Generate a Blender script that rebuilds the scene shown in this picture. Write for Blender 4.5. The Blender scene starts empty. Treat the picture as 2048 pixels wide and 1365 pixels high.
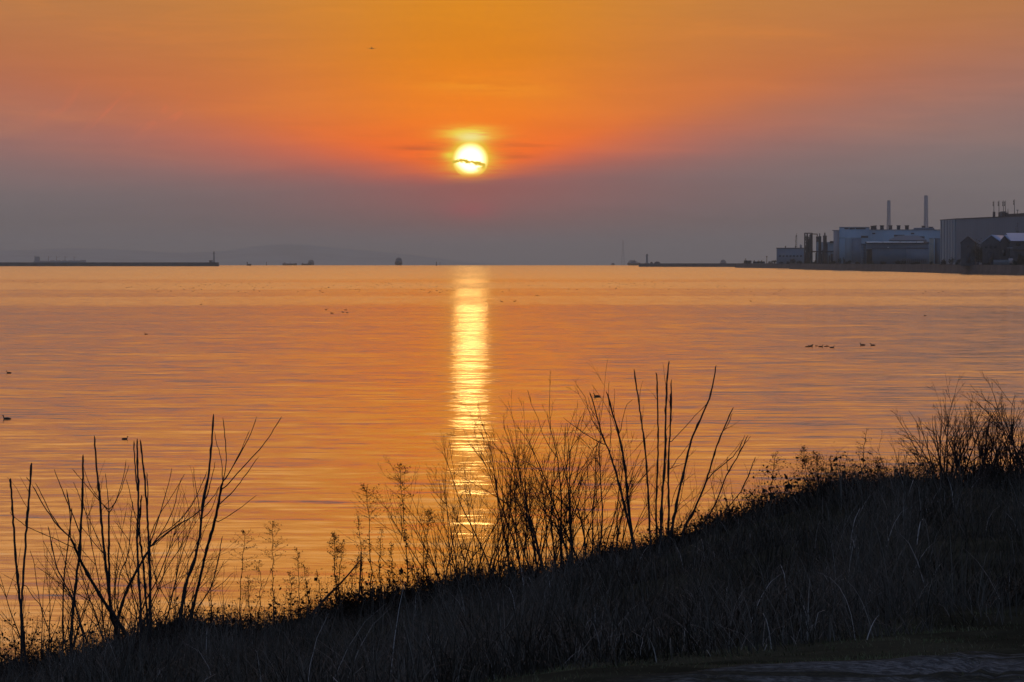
import bpy, math, random
import numpy as np
from mathutils import Vector

# ------------------------------------------------------------------ camera
SC = bpy.context.scene
CAM_Z = 8.0                      # metres above the water
RE = 7.4e6                       # effective earth radius (air refraction included)
FPX = 1024.0 / math.tan(math.radians(8.0))      # focal length in pixels of the 2048 px wide photograph
PITCH = math.atan((682.5 - 520.3) / FPX)        # how far the camera looks down
cam_d = bpy.data.cameras.new("camera")
cam = bpy.data.objects.new("camera", cam_d)
SC.collection.objects.link(cam)
SC.camera = cam
cam.location = (0, 0, CAM_Z)
cam.rotation_euler = (math.pi / 2 - PITCH, 0, 0)
cam_d.sensor_width = 36.0
cam_d.lens = 18.0 / math.tan(math.radians(8.0))
cam_d.clip_start = 0.5
cam_d.clip_end = 90000.0

SC.render.engine = 'CYCLES'
SC.cycles.use_denoising = True
SC.cycles.max_bounces = 6
SC.cycles.volume_bounces = 0
SC.cycles.transparent_max_bounces = 8
SC.cycles.sample_clamp_indirect = 6.0
SC.view_settings.view_transform = 'Standard'
SC.view_settings.look = 'None'
SC.view_settings.gamma = 1.0
SC.view_settings.exposure = 0.0
SC.view_settings.use_curve_mapping = False

def lin(r, g, b, k=1.0):
    f = lambda c: (c / 12.92 if c <= 0.04045 else ((c + 0.055) / 1.055) ** 2.4)
    return (f(r / 255.0) * k, f(g / 255.0) * k, f(b / 255.0) * k, 1.0)

SUN_AZ = math.degrees(math.atan((941 - 1024) / FPX))
SUN_EL = 1.57

# ------------------------------------------------------------------ node helper
class NT:
    def __init__(self, tree):
        self.t = tree; self.n = tree.nodes; self.l = tree.links
    def new(self, kind, **kw):
        nd = self.n.new(kind)
        for k, v in kw.items(): setattr(nd, k, v)
        return nd
    def put(self, sock, v):
        if isinstance(v, bpy.types.NodeSocket): self.l.new(v, sock)
        else: sock.default_value = v
    def m(self, op, a, b=0.0, c=0.0, clamp=False):
        nd = self.new('ShaderNodeMath', operation=op, use_clamp=clamp)
        self.put(nd.inputs[0], a); self.put(nd.inputs[1], b)
        if op in ('MULTIPLY_ADD', 'COMPARE', 'SMOOTH_MIN', 'SMOOTH_MAX'): self.put(nd.inputs[2], c)
        return nd.outputs[0]
    def add(self, a, b): return self.m('ADD', a, b)
    def sub(self, a, b): return self.m('SUBTRACT', a, b)
    def mul(self, a, b): return self.m('MULTIPLY', a, b)
    def div(self, a, b): return self.m('DIVIDE', a, b)
    def absv(self, a): return self.m('ABSOLUTE', a)
    def sstep(self, x, lo, hi, a=0.0, b=1.0):
        nd = self.new('ShaderNodeMapRange', interpolation_type='SMOOTHSTEP')
        self.put(nd.inputs['Value'], x); self.put(nd.inputs['From Min'], lo); self.put(nd.inputs['From Max'], hi)
        nd.inputs['To Min'].default_value = a; nd.inputs['To Max'].default_value = b
        return nd.outputs['Result']
    def gauss(self, x, w):
        q = self.div(x, w); return self.m('EXPONENT', self.mul(self.mul(q, q), -1.0))
    def mix(self, f, a, b, mode='MIX'):
        nd = self.new('ShaderNodeMix', data_type='RGBA', blend_type=mode)
        nd.clamp_factor = True
        self.put(nd.inputs[0], f); self.put(nd.inputs[6], a); self.put(nd.inputs[7], b)
        return nd.outputs[2]
    def new_rgb(self, c):
        nd = self.new('ShaderNodeRGBToBW'); self.put(nd.inputs[0], c); return nd.outputs[0]
    def scale(self, col, f):
        nd = self.new('ShaderNodeVectorMath', operation='SCALE')
        self.put(nd.inputs[0], col); self.put(nd.inputs[3], f); return nd.outputs[0]
    def vadd(self, a, b):
        nd = self.new('ShaderNodeVectorMath', operation='ADD')
        self.put(nd.inputs[0], a); self.put(nd.inputs[1], b); return nd.outputs[0]
    def xyz(self, x, y, z):
        nd = self.new('ShaderNodeCombineXYZ')
        self.put(nd.inputs[0], x); self.put(nd.inputs[1], y); self.put(nd.inputs[2], z); return nd.outputs[0]
    def noise(self, vec, scale=1.0, detail=3.0, rough=0.5, dist=0.0):
        nd = self.new('ShaderNodeTexNoise')
        self.put(nd.inputs['Vector'], vec); nd.inputs['Scale'].default_value = scale
        nd.inputs['Detail'].default_value = detail; nd.inputs['Roughness'].default_value = rough
        nd.inputs['Distortion'].default_value = dist
        return nd.outputs['Fac']
    def ramp(self, x, stops, interp='LINEAR'):
        nd = self.new('ShaderNodeValToRGB'); nd.color_ramp.interpolation = interp
        el = nd.color_ramp.elements
        while len(el) < len(stops): el.new(0.5)
        for e, (p, c) in zip(el, stops): e.position = p; e.color = c
        self.put(nd.inputs[0], x); return nd.outputs[0]

# ------------------------------------------------------------------ sky (sunset, seen in degrees of azimuth and elevation)
w = bpy.data.worlds.new("World"); SC.world = w; w.use_nodes = True
w.node_tree.nodes.clear()
N = NT(w.node_tree)
tc = N.new('ShaderNodeTexCoord')
sep = N.new('ShaderNodeSeparateXYZ'); N.l.new(tc.outputs['Generated'], sep.inputs[0])
dx, dy, dz = sep.outputs
az = N.mul(N.m('ARCTAN2', dx, dy), 180 / math.pi)
el = N.mul(N.m('ARCSINE', dz), 180 / math.pi)
d = N.sub(az, SUN_AZ)                       # degrees to the right of the sun
ad = N.absv(d)
# cloud wisps: noise stretched along the horizon
P1 = N.xyz(N.mul(az, 0.22), N.mul(el, 1.6), 0.0)
w1 = N.sub(N.noise(P1, 1.0, 4.0, 0.55, 0.4), 0.5)
P2 = N.xyz(N.mul(az, 0.8), N.mul(el, 9.0), 3.7)
w2 = N.sub(N.noise(P2, 1.0, 4.0, 0.6, 0.3), 0.5)
elw = N.add(el, N.add(N.mul(w1, 0.30), N.mul(w2, 0.05)))
# top of the grey haze bank: lowest under the sun, rising to both sides
side = N.sstep(d, -0.5, 0.5, 0.085, 0.150)
bank = N.add(1.30, N.mul(N.m('MINIMUM', ad, 14.0), side))
width = N.add(0.14, N.mul(N.m('MINIMUM', ad, 14.0), 0.17))
over = N.sstep(N.div(N.sub(elw, bank), width), -0.85, 1.05)
# low grey air, redder under the sun
red = N.mul(N.m('EXPONENT', N.mul(N.m('POWER', N.div(ad, 3.2), 1.3), -1.0)), N.sstep(el, -0.1, 1.3))
grey = N.mix(N.sstep(el, 0.0, 2.6), lin(110, 106, 112), lin(134, 122, 120))
grey = N.mix(N.mul(red, 0.85), grey, lin(176, 90, 82))
spot = N.mul(N.gauss(d, 0.42), N.gauss(N.sub(el, 0.78), 0.14))
grey = N.mix(N.mul(spot, 0.35), grey, lin(190, 80, 90))
# glowing orange air above it
near = N.div(1.0, N.add(1.0, N.m('POWER', N.div(ad, 3.9), 2.0)))
h = N.sstep(el, 1.4, 4.2)
o_c = N.ramp(N.div(N.sub(el, 1.2), 3.2), [(0.0, lin(255, 92, 0, 1.15)), (0.16, lin(255, 107, 0, 1.13)), (0.35, lin(250, 130, 0, 1.05)), (0.62, lin(236, 136, 0)), (1.0, lin(222, 142, 24))])
o_s = N.ramp(N.div(N.sub(el, 1.2), 3.2), [(0.0, lin(170, 95, 92)), (0.5, lin(178, 104, 82)), (1.0, lin(178, 122, 78))])
orange = N.mix(near, o_s, o_c)
orange = N.mix(N.m('MULTIPLY', N.sstep(w1, 0.0, 0.25), 0.22), orange, lin(244, 142, 40))
# faint curled wisps high on the left
wisp_m = N.mul(N.gauss(N.sub(az, -6.0), 1.1), N.gauss(N.sub(el, 2.25), 0.35))
Pw = N.xyz(N.mul(N.add(az, N.mul(el, -0.9)), 2.6), N.mul(el, 1.2), 9.0)
wn = N.sstep(N.noise(Pw, 1.0, 3.0, 0.5, 1.2), 0.53, 0.72)
orange = N.mix(N.mul(N.mul(wisp_m, wn), 0.85), orange, lin(232, 116, 66))
low = N.mix(over, grey, orange)
# streaks near the sun
str_ = N.sstep(w2, -0.05, 0.22)
nearsun = N.mul(N.gauss(d, 1.3), N.gauss(N.sub(el, 1.72), 0.22))
low = N.mix(N.mul(N.mul(nearsun, str_), 0.8), low, lin(206, 78, 40))
st2 = N.add(N.mul(N.gauss(N.add(d, 0.85), 0.38), N.gauss(N.sub(N.add(el, N.mul(w2, 0.10)), 1.755), 0.035)), N.mul(N.gauss(N.sub(d, 0.72), 0.30), N.gauss(N.sub(N.add(el, N.mul(w2, 0.10)), 1.62), 0.04)))
low = N.mix(N.mul(st2, 0.7), low, lin(205, 80, 38))
P5 = N.xyz(N.mul(az, 0.5), N.mul(el, 5.0), 21.0)
w5 = N.sub(N.noise(P5, 1.0, 5.0, 0.62, 0.5), 0.5)
low = N.scale(low, N.add(1.0, N.add(N.mul(w5, 0.16), N.mul(w1, 0.10))))
# soft orange aureole
rr = N.m('SQRT', N.add(N.mul(d, d), N.mul(N.sub(el, SUN_EL + 0.05), N.sub(el, SUN_EL + 0.05))))
au = N.mul(N.m('EXPONENT', N.div(rr, -0.55)), N.sstep(elw, 1.25, 1.45))
low = N.mix(N.mul(au, 0.8), low, lin(255, 128, 0, 1.15))
halo = N.mul(N.m('EXPONENT', N.div(N.m('MAXIMUM', N.sub(rr, 0.28), 0.0), -0.07)), N.sstep(elw, 1.27, 1.42))
low = N.mix(N.mul(halo, 0.8), low, (1.0, 0.62, 0.02, 1.0))
band = N.mul(N.gauss(N.sub(d, 0.25), 1.1), N.gauss(N.add(N.sub(el, 2.72), N.mul(d, 0.06)), 0.13))
low = N.mix(N.mul(N.mul(band, N.sstep(w2, -0.12, 0.12)), 0.45), low, lin(252, 158, 24, 1.1))
# gaps in the cloud above and beside the sun
P3 = N.xyz(N.mul(az, 1.6), N.mul(el, 22.0), 1.3)
w3 = N.noise(P3, 1.0, 3.0, 0.6, 0.5)
g1 = N.mul(N.mul(N.gauss(N.add(d, 0.02), 0.40), N.gauss(N.sub(N.add(el, N.mul(w2, 0.06)), 1.985), 0.10)), 1.35)
g1 = N.mul(g1, N.sstep(w3, 0.30, 0.56, 0.30, 1.0))
g2 = N.mul(N.gauss(N.add(d, 0.29), 0.13), N.gauss(N.sub(el, 1.64), 0.055))
g3 = N.mul(N.gauss(N.sub(d, 0.0), 0.36), N.gauss(N.sub(el, 1.54), 0.20))
g3 = N.mul(g3, N.sstep(w3, 0.35, 0.62))
g4 = N.mul(N.gauss(d, 0.13), N.gauss(N.sub(el, 1.875), 0.035))
gl = N.m('ADD', N.add(g1, N.mul(g2, 1.0)), N.add(N.mul(g3, 0.9), g4), clamp=True)
low = N.mix(gl, low, (1.06, 0.76, 0.05, 1.0))
low = N.mix(N.mul(N.mul(N.gauss(d, 0.2), N.gauss(N.sub(el, 1.93), 0.07)), 0.7), low, (1.1, 1.0, 0.42, 1.0))
# the air above the frame: bright warm haze low down, then dusk blue; dull blue behind the viewer
up = N.ramp(N.div(el, 90.0), [(0.045, lin(228, 146, 48)), (0.07, lin(252, 172, 84)), (0.10, lin(244, 180, 118)), (0.15, lin(214, 178, 146)), (0.25, lin(165, 158, 165)), (0.5, lin(110, 122, 150)), (1.0, lin(84, 98, 132))])
back = N.ramp(N.div(el, 90.0), [(0.0, lin(106, 120, 146)), (0.1, lin(122, 138, 168)), (0.3, lin(108, 126, 162)), (1.0, lin(82, 98, 134))])
front = N.sstep(ad, 12.0, 75.0, 1.0, 0.0)
upc = N.mix(front, back, up)
upc = N.mix(N.mul(N.sstep(ad, 2.0, 12.0), N.mul(front, 0.5)), upc, lin(206, 150, 112))
lowc = N.mix(front, back, low)
sky = N.mix(N.sstep(el, 3.9, 6.0), lowc, upc)
# the sun itself, with its streak of cloud
disc = N.sstep(rr_ := N.m('SQRT', N.add(N.mul(d, d), N.mul(N.sub(el, SUN_EL), N.sub(el, SUN_EL)))), 0.262, 0.296, 1.0, 0.0)
disc = N.mul(disc, N.sstep(N.add(el, N.mul(w2, 0.05)), 1.30, 1.39))
P4 = N.xyz(N.mul(az, 5.0), N.mul(el, 9.0), 6.1)
w4 = N.sub(N.noise(P4, 1.0, 4.0, 0.6, 0.6), 0.5)
line = N.sub(el, N.add(SUN_EL - 0.05, N.mul(N.m('MAXIMUM', d, -0.1), -0.26)))
strip = N.gauss(N.add(line, N.mul(w4, 0.24)), 0.055)
strip = N.mul(strip, N.sstep(d, 0.22, 0.26, 1.0, 0.0))
strip = N.sstep(strip, 0.35, 0.95)
core = N.sstep(rr_, 0.14, 0.280, 1.0, 0.0)
face = N.mix(core, (1.3, 0.88, 0.14, 1.0), (4.2, 3.0, 1.4, 1.0))
disc_c = N.mix(strip, face, (0.80, 0.56, 0.015, 1.0))
rim = N.sstep(rr_, 0.215, 0.285)
disc_c = N.mix(N.mul(N.sstep(rr_, 0.12, 0.28), N.sstep(el, 1.55, 1.38)), disc_c, (1.25, 0.80, 0.08, 1.0))
sky = N.mix(disc, sky, disc_c)
bg = N.new('ShaderNodeBackground'); N.l.new(sky, bg.inputs[0]); bg.inputs[1].default_value = 1.0
wo = N.new('ShaderNodeOutputWorld'); N.l.new(bg.outputs[0], wo.inputs[0])
w.cycles.sampling_method = 'MANUAL'; w.cycles.sample_map_resolution = 2048

# ------------------------------------------------------------------ sun lamp, dimmed by the haze bank as in the photograph
sl = bpy.data.lights.new("sun", 'SUN'); so = bpy.data.objects.new("sun", sl); SC.collection.objects.link(so)
sl.energy = 0.0008; sl.angle = math.radians(0.53); sl.color = (1.0, 0.55, 0.16)
sd = Vector((math.sin(math.radians(SUN_AZ)) * math.cos(math.radians(SUN_EL)), math.cos(math.radians(SUN_AZ)) * math.cos(math.radians(SUN_EL)), math.sin(math.radians(SUN_EL))))
so.rotation_euler = sd.to_track_quat('Z', 'Y').to_euler(); so.location = (0, 0, 60)

# ------------------------------------------------------------------ mesh helpers
rng = random.Random(7); nrng = np.random.default_rng(11)
SKEW = [None]
class MB:
    """collects faces of one mesh"""
    def __init__(self): self.v = []; self.f = []; self.n = 0
    def raw(self, v, f):
        v = np.asarray(v, float).reshape(-1, 3); f = np.asarray(f, int)
        self.v.append(v); self.f.append(f + self.n); self.n += len(v)
    def box(self, x0, x1, y0, y1, z0, z1):
        v = [(x, y, z) for z in (z0, z1) for x, y in ((x0, y0), (x1, y0), (x1, y1), (x0, y1))]
        self.raw(v, [(0, 3, 2, 1), (4, 5, 6, 7), (0, 1, 5, 4), (1, 2, 6, 5), (2, 3, 7, 6), (3, 0, 4, 7)]); return self
    def prism(self, pts, z0, z1):
        """vertical prism over a polygon given anticlockwise; z1 may be a list"""
        k = len(pts); z1 = z1 if hasattr(z1, '__len__') else [z1] * k
        z0 = z0 if hasattr(z0, '__len__') else [z0] * k
        v = [(p[0], p[1], z) for p, z in zip(pts, z0)] + [(p[0], p[1], z) for p, z in zip(pts, z1)]
        for i in range(k):
            j = (i + 1) % k
            self.raw([v[i], v[j], v[k + j], v[k + i]], [(0, 1, 2, 3)])
        self.poly = getattr(self, 'poly', [])
        self.poly.append(v[k:]); self.poly.append(v[:k][::-1]); return self
    def tube(self, pts, radii, sides=5, cap=True):
        p = np.asarray(pts, float); n = len(p)
        r = np.asarray(radii, float) if hasattr(radii, '__len__') else np.full(n, float(radii))
        t = np.gradient(p, axis=0); t /= np.linalg.norm(t, axis=1)[:, None] + 1e-12
        ref = np.array([0, 0, 1.0]) if abs(t[0][2]) < 0.9 else np.array([1.0, 0, 0])
        u = np.cross(t, ref); u /= np.linalg.norm(u, axis=1)[:, None] + 1e-12
        w_ = np.cross(t, u)
        a = np.arange(sides) * 2 * math.pi / sides
        ring = p[:, None, :] + r[:, None, None] * (np.cos(a)[None, :, None] * u[:, None, :] + np.sin(a)[None, :, None] * w_[:, None, :])
        v = ring.reshape(-1, 3); i = np.arange(n - 1)[:, None] * sides; j = np.arange(sides)[None, :]; jn = (j + 1) % sides
        f = np.stack([i + j, i + jn, i + sides + jn, i + sides + j], -1).reshape(-1, 4)
        self.raw(v, f)
        if cap and sides == 4:
            self.raw(v[:4], [(3, 2, 1, 0)]); self.raw(v[-4:], [(0, 1, 2, 3)])
        elif cap:
            for k, s in ((0, -1), (n - 1, 1)):
                c = p[k]; rg = ring[k]
                for q in range(sides):
                    tri = [c, rg[q], rg[(q + 1) % sides]] if s > 0 else [c, rg[(q + 1) % sides], rg[q]]
                    self.poly = getattr(self, 'poly', []); self.poly.append([tuple(x) for x in tri])
        return self
    def lathe(self, prof, sides=16, at=(0, 0, 0)):
        """profile of (radius, z) turned about the vertical through at"""
        pr = np.asarray(prof, float); n = len(pr); a = np.arange(sides) * 2 * math.pi / sides
        v = np.stack([pr[:, 0][:, None] * np.cos(a) + at[0], pr[:, 0][:, None] * np.sin(a) + at[1], np.repeat(pr[:, 1][:, None], sides, 1) + at[2]], -1).reshape(-1, 3)
        i = np.arange(n - 1)[:, None] * sides; j = np.arange(sides)[None, :]; jn = (j + 1) % sides
        self.raw(v, np.stack([i + j, i + jn, i + sides + jn, i + sides + j], -1).reshape(-1, 4)); return self
    def mesh(self, name, mat, smooth=False):
        me = bpy.data.meshes.new(name)
        V = np.concatenate(self.v) if self.v else np.zeros((0, 3))
        skew = SKEW[0]
        polys = getattr(self, 'poly', [])
        lens = []; idx = []
        for f in self.f:
            f = np.atleast_2d(f); lens.append(np.full(len(f), f.shape[1])); idx.append(f.reshape(-1))
        base = len(V)
        if polys:
            pv = np.array([q for P in polys for q in P], float); V = np.concatenate([V, pv]) if len(V) else pv
            for P in polys:
                lens.append(np.array([len(P)])); idx.append(np.arange(base, base + len(P))); base += len(P)
        lens = np.concatenate(lens); idx = np.concatenate(idx)
        if skew: V = V.copy(); V[:, 0] += (V[:, 1] - skew[0]) * skew[1]      # turn a building's side walls to its own bearing
        me.vertices.add(len(V)); me.vertices.foreach_set('co', V.astype(np.float32).ravel())
        me.loops.add(len(idx)); me.loops.foreach_set('vertex_index', idx.astype(np.int32))
        me.polygons.add(len(lens)); me.polygons.foreach_set('loop_start', np.concatenate([[0], np.cumsum(lens)[:-1]]).astype(np.int32))
        if smooth: me.polygons.foreach_set('use_smooth', np.ones(len(lens), bool))
        me.update(calc_edges=True); me.validate()
        me.materials.append(mat)
        return me
    def build(self, name, mat, parent=None, smooth=False):
        o = bpy.data.objects.new(name, self.mesh(name, mat, smooth)); SC.collection.objects.link(o)
        if parent is not None:
            o.parent = parent
            V = Vector(parent_world(parent)); o.location = -V
        return o
def parent_world(o):
    l = Vector(o.location)
    while o.parent: o = o.parent; l = l + Vector(o.location)
    return l
def tag(o, label, cat, group=None, kind=None):
    o['label'] = label; o['category'] = cat
    if group: o['group'] = group
    if kind: o['kind'] = kind
    return o
def thing(name, loc, label, cat, group=None):
    o = bpy.data.objects.new(name, None); SC.collection.objects.link(o); o.location = loc
    o.empty_display_size = 0.2
    return tag(o, label, cat, group)
def struct(o, label=None):
    o['kind'] = 'structure'
    if label: o['label'] = label
    return o

# direction and point of a photograph pixel (2048 px wide) at a distance along the ground
cp, sp = math.cos(PITCH), math.sin(PITCH)
def ray(px, py):
    x = (px - 1024) / FPX; y = (682.5 - py) / FPX
    return (x, cp + y * sp, -sp + y * cp)
def at(px, py, dist):
    """the point on the pixel's ray whose forward distance (y) is dist"""
    rx, ry, rz = ray(px, py); k = dist / ry
    return Vector((rx * k, dist, CAM_Z + rz * k))
def X(px, dist): return at(px, 520, dist).x
def Z(py, dist): return at(1024, py, dist).z
def drop(d): return -d * d / (2 * RE)

# ------------------------------------------------------------------ materials
def mat(name, col, rough=0.8, var=0.0, vscale=1.0, spec=0.3, bump=0.0, wave=None, col2=None):
    m = bpy.data.materials.new(name); m.use_nodes = True; m.node_tree.nodes.clear(); K = NT(m.node_tree)
    b = K.new('ShaderNodeBsdfPrincipled'); o = K.new('ShaderNodeOutputMaterial'); K.l.new(b.outputs[0], o.inputs[0])
    b.inputs['Roughness'].default_value = rough; b.inputs['Specular IOR Level'].default_value = spec
    c1 = (*col, 1.0)
    t = K.new('ShaderNodeTexCoord').outputs['Object']
    if var > 0:
        c2 = (*(col2 if col2 else [c * (1 - var) for c in col]), 1.0)
        n = K.noise(t, vscale, 5.0, 0.6)
        c = K.mix(K.sstep(n, 0.35, 0.65), c2, c1)
        K.l.new(c, b.inputs['Base Color'])
        if bump > 0:
            bp = K.new('ShaderNodeBump'); bp.inputs['Distance'].default_value = bump; bp.inputs['Strength'].default_value = 0.6
            K.l.new(n, bp.inputs['Height']); K.l.new(bp.outputs[0], b.inputs['Normal'])
    else: b.inputs['Base Color'].default_value = c1
    if wave:
        g = K.new('ShaderNodeSeparateXYZ'); K.l.new(t, g.inputs[0])
        s = K.m('SINE', K.mul(K.add(g.outputs[0], g.outputs[1]), wave))
        bp = K.new('ShaderNodeBump'); bp.inputs['Distance'].default_value = 0.06; bp.inputs['Strength'].default_value = 0.6
        K.l.new(s, bp.inputs['Height']); K.l.new(bp.outputs[0], b.inputs['Normal'])
    return m
# ------------------------------------------------------------------ water: a cap of the curved sea
def water_mat():
    m = bpy.data.materials.new("sea_water"); m.use_nodes = True; m.node_tree.nodes.clear(); K = NT(m.node_tree)
    b = K.new('ShaderNodeBsdfPrincipled'); o = K.new('ShaderNodeOutputMaterial'); K.l.new(b.outputs[0], o.inputs[0])
    g = K.new('ShaderNodeNewGeometry'); s = K.new('ShaderNodeSeparateXYZ'); K.l.new(g.outputs['Position'], s.inputs[0])
    x, y, z = s.outputs
    r = K.m('SQRT', K.add(K.mul(x, x), K.mul(y, y)))
    # wavelets: slope fields, crests lying across the view
    def fld(sx, sy, off, det=3.0, ro=0.55, dist=0.3):
        return K.sub(K.noise(K.xyz(K.mul(x, sx), K.mul(y, sy), off), 1.0, det, ro, dist), 0.5)
    a1 = fld(0.18, 0.62, 0.0, 4.0, 0.6)
    a2 = fld(0.9, 3.0, 5.0, 2.0, 0.6)
    a3 = fld(0.035, 0.12, 8.0, 3.0, 0.5)
    c1 = fld(0.35, 0.5, 17.0, 3.0, 0.6)
    # calm slicks lying across the bay, ruffled water between them
    lr = K.m('LOGARITHM', r, 10.0)
    wob = K.mul(K.sub(K.noise(K.xyz(K.mul(x, 0.004), K.mul(y, 0.0006), 2.0), 1.0, 4.0, 0.6), 0.5), 0.07)
    lw = K.add(lr, wob)
    calm = K.mul(K.new_rgb(K.ramp(K.div(K.sub(lw, 2.6), 1.6), [(p, (v / 3, v / 3, v / 3, 1)) for p, v in [(0, 1.0), (0.110, 1.0), (0.126, 1.15), (0.138, 2.1), (0.176, 2.2), (0.184, 2.7), (0.19, 1.5), (0.222, 1.45), (0.229, 2.2), (0.237, 1.5), (0.248, 1.6), (0.257, 2.6), (0.32, 2.6), (0.332, 1.8), (0.36, 1.9), (0.39, 3.0), (0.45, 2.7), (0.5, 3.0), (1, 3.0)]])), 3.0)
    amp = SLOPE
    a4 = fld(0.010, 0.034, 31.0, 3.0, 0.5)
    sy_ = K.mul(K.add(K.add(K.add(K.mul(a1, 1.0), K.mul(a2, 0.6)), K.mul(a3, 0.26)), K.mul(a4, 0.16)), K.mul(amp, calm))
    b1 = K.mul(K.add(fld(0.23, 0.7, 43.0, 4.0, 0.66), K.mul(fld(0.02, 0.05, 47.0, 2.0, 0.5), 0.4)), K.mul(amp * 2.2, calm))
    # far off only the wave faces turned to the shore are seen
    th = K.m('MINIMUM', K.div(8.0, r), 0.2)
    q = K.add(sy_, th)
    sy_ = K.sub(K.m('SQRT', K.add(K.mul(q, q), K.mul(b1, b1))), th)
    sx_ = K.mul(K.add(K.mul(c1, 1.0), K.mul(fld(1.6, 2.4, 61.0, 2.0, 0.6), 1.6)), K.mul(amp * 0.9, calm))
    n = K.xyz(sx_, K.mul(sy_, -1.0), 1.0)
    nn = K.new('ShaderNodeVectorMath', operation='NORMALIZE'); K.l.new(n, nn.inputs[0])
    K.l.new(nn.outputs[0], b.inputs['Normal'])
    b.inputs['Base Color'].default_value = (0.035, 0.04, 0.045, 1)
    b.inputs['Roughness'].default_value = 0.085
    b.inputs['IOR'].default_value = 1.333
    gl = K.new('ShaderNodeBsdfGlossy'); gl.inputs['Color'].default_value = (1.0, 0.95, 0.80, 1); gl.inputs['Roughness'].default_value = 0.085
    K.l.new(nn.outputs[0], gl.inputs['Normal'])
    mx = K.new('ShaderNodeMixShader'); mx.inputs[0].default_value = 0.5
    K.l.new(b.outputs[0], mx.inputs[1]); K.l.new(gl.outputs[0], mx.inputs[2]); K.l.new(mx.outputs[0], o.inputs[0])
    return m
SLOPE = 0.125
WATER = water_mat()
rings = [20, 26, 34, 45, 60, 80, 110, 150, 200, 270, 360, 480, 640] + list(np.arange(850, 14200, 300.0))
azs = np.radians(np.arange(-100, 101, 2.0))
V = [(r * math.sin(a), r * math.cos(a), drop(r)) for r in rings for a in azs]
nA = len(azs)
i = np.arange(len(rings) - 1)[:, None] * nA; j = np.arange(nA - 1)[None, :]
sea = MB(); sea.raw(V, np.stack([i + j, i + nA + j, i + nA + j + 1, i + j + 1], -1).reshape(-1, 4)[:, ::-1])
struct(sea.build("water", WATER, smooth=True), "calm sea turning orange under the low sun")

# ------------------------------------------------------------------ haze
HAZE = 6.0e-5
hm = bpy.data.materials.new("evening_haze"); hm.use_nodes = True; hm.node_tree.nodes.clear(); K = NT(hm.node_tree)
pv = K.new('ShaderNodeVolumePrincipled'); ho = K.new('ShaderNodeOutputMaterial'); K.l.new(pv.outputs[0], ho.inputs['Volume'])
pv.inputs['Color'].default_value = (0.57, 0.79, 1.0, 1); pv.inputs['Density'].default_value = HAZE; pv.inputs['Anisotropy'].default_value = 0.75
hb = MB().box(-16000, 16000, -600, 34000, -100, 152).build("haze", hm)
hb['kind'] = 'stuff'; hb['label'] = 'thin evening haze over the bay'
# ------------------------------------------------------------------ materials of the far shore
M_HILL = mat("hazed_hill", (0.42, 0.46, 0.45), 1.0, 0.4, 0.002)  # colour lifted well above forest tone to paint in extra haze
M_CONC = mat("grey_concrete", (0.22, 0.22, 0.22), 0.9, 0.35, 0.05)
M_CONC_D = mat("dark_wet_concrete", (0.07, 0.07, 0.07), 0.9, 0.5, 0.06)
M_WHITE = mat("painted_white", (0.5, 0.52, 0.55), 0.7, 0.12, 0.1)
M_BLUE = mat("pale_blue_cladding", (0.26, 0.37, 0.46), 0.7, 0.12, 0.03, wave=3.0)
M_BLUE2 = mat("slate_blue_cladding", (0.15, 0.19, 0.24), 0.7, 0.12, 0.03, wave=3.0)
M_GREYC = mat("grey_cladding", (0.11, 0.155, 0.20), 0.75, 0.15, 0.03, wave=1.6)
M_PALEC = mat("pale_or_skylit_cladding", (0.22, 0.28, 0.32), 0.75, 0.15, 0.05, wave=1.6)
M_PINK = mat("pale_buff_cladding", (0.38, 0.33, 0.33), 0.75, 0.1, 0.05, wave=2.0)
M_STEEL = mat("dark_steel", (0.035, 0.035, 0.04), 0.7)
M_ROOF = mat("dark_roof", (0.05, 0.055, 0.065), 0.8, 0.2, 0.1)
M_ROOFB = mat("blue_sheet_roof", (0.30, 0.42, 0.60), 0.45, 0.1, 0.1, wave=2.4)
M_GLASS = mat("dark_window_glass", (0.02, 0.025, 0.03), 0.15, spec=0.5)
M_SHIP = mat("ship_paint", (0.06, 0.05, 0.055), 0.7, 0.3, 0.1)
M_SHIPW = mat("ship_white_paint", (0.25, 0.26, 0.28), 0.7)
M_LAND = mat("quay_earth", (0.05, 0.05, 0.04), 1.0, 0.4, 0.05)
M_BRIDGE = mat("bridge_steel", (0.13, 0.17, 0.24), 0.7)
M_LEAF_D = mat("shore_leaves", (0.035, 0.04, 0.022), 0.9, 0.4, 0.6)

def base(d): return drop(d)

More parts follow.
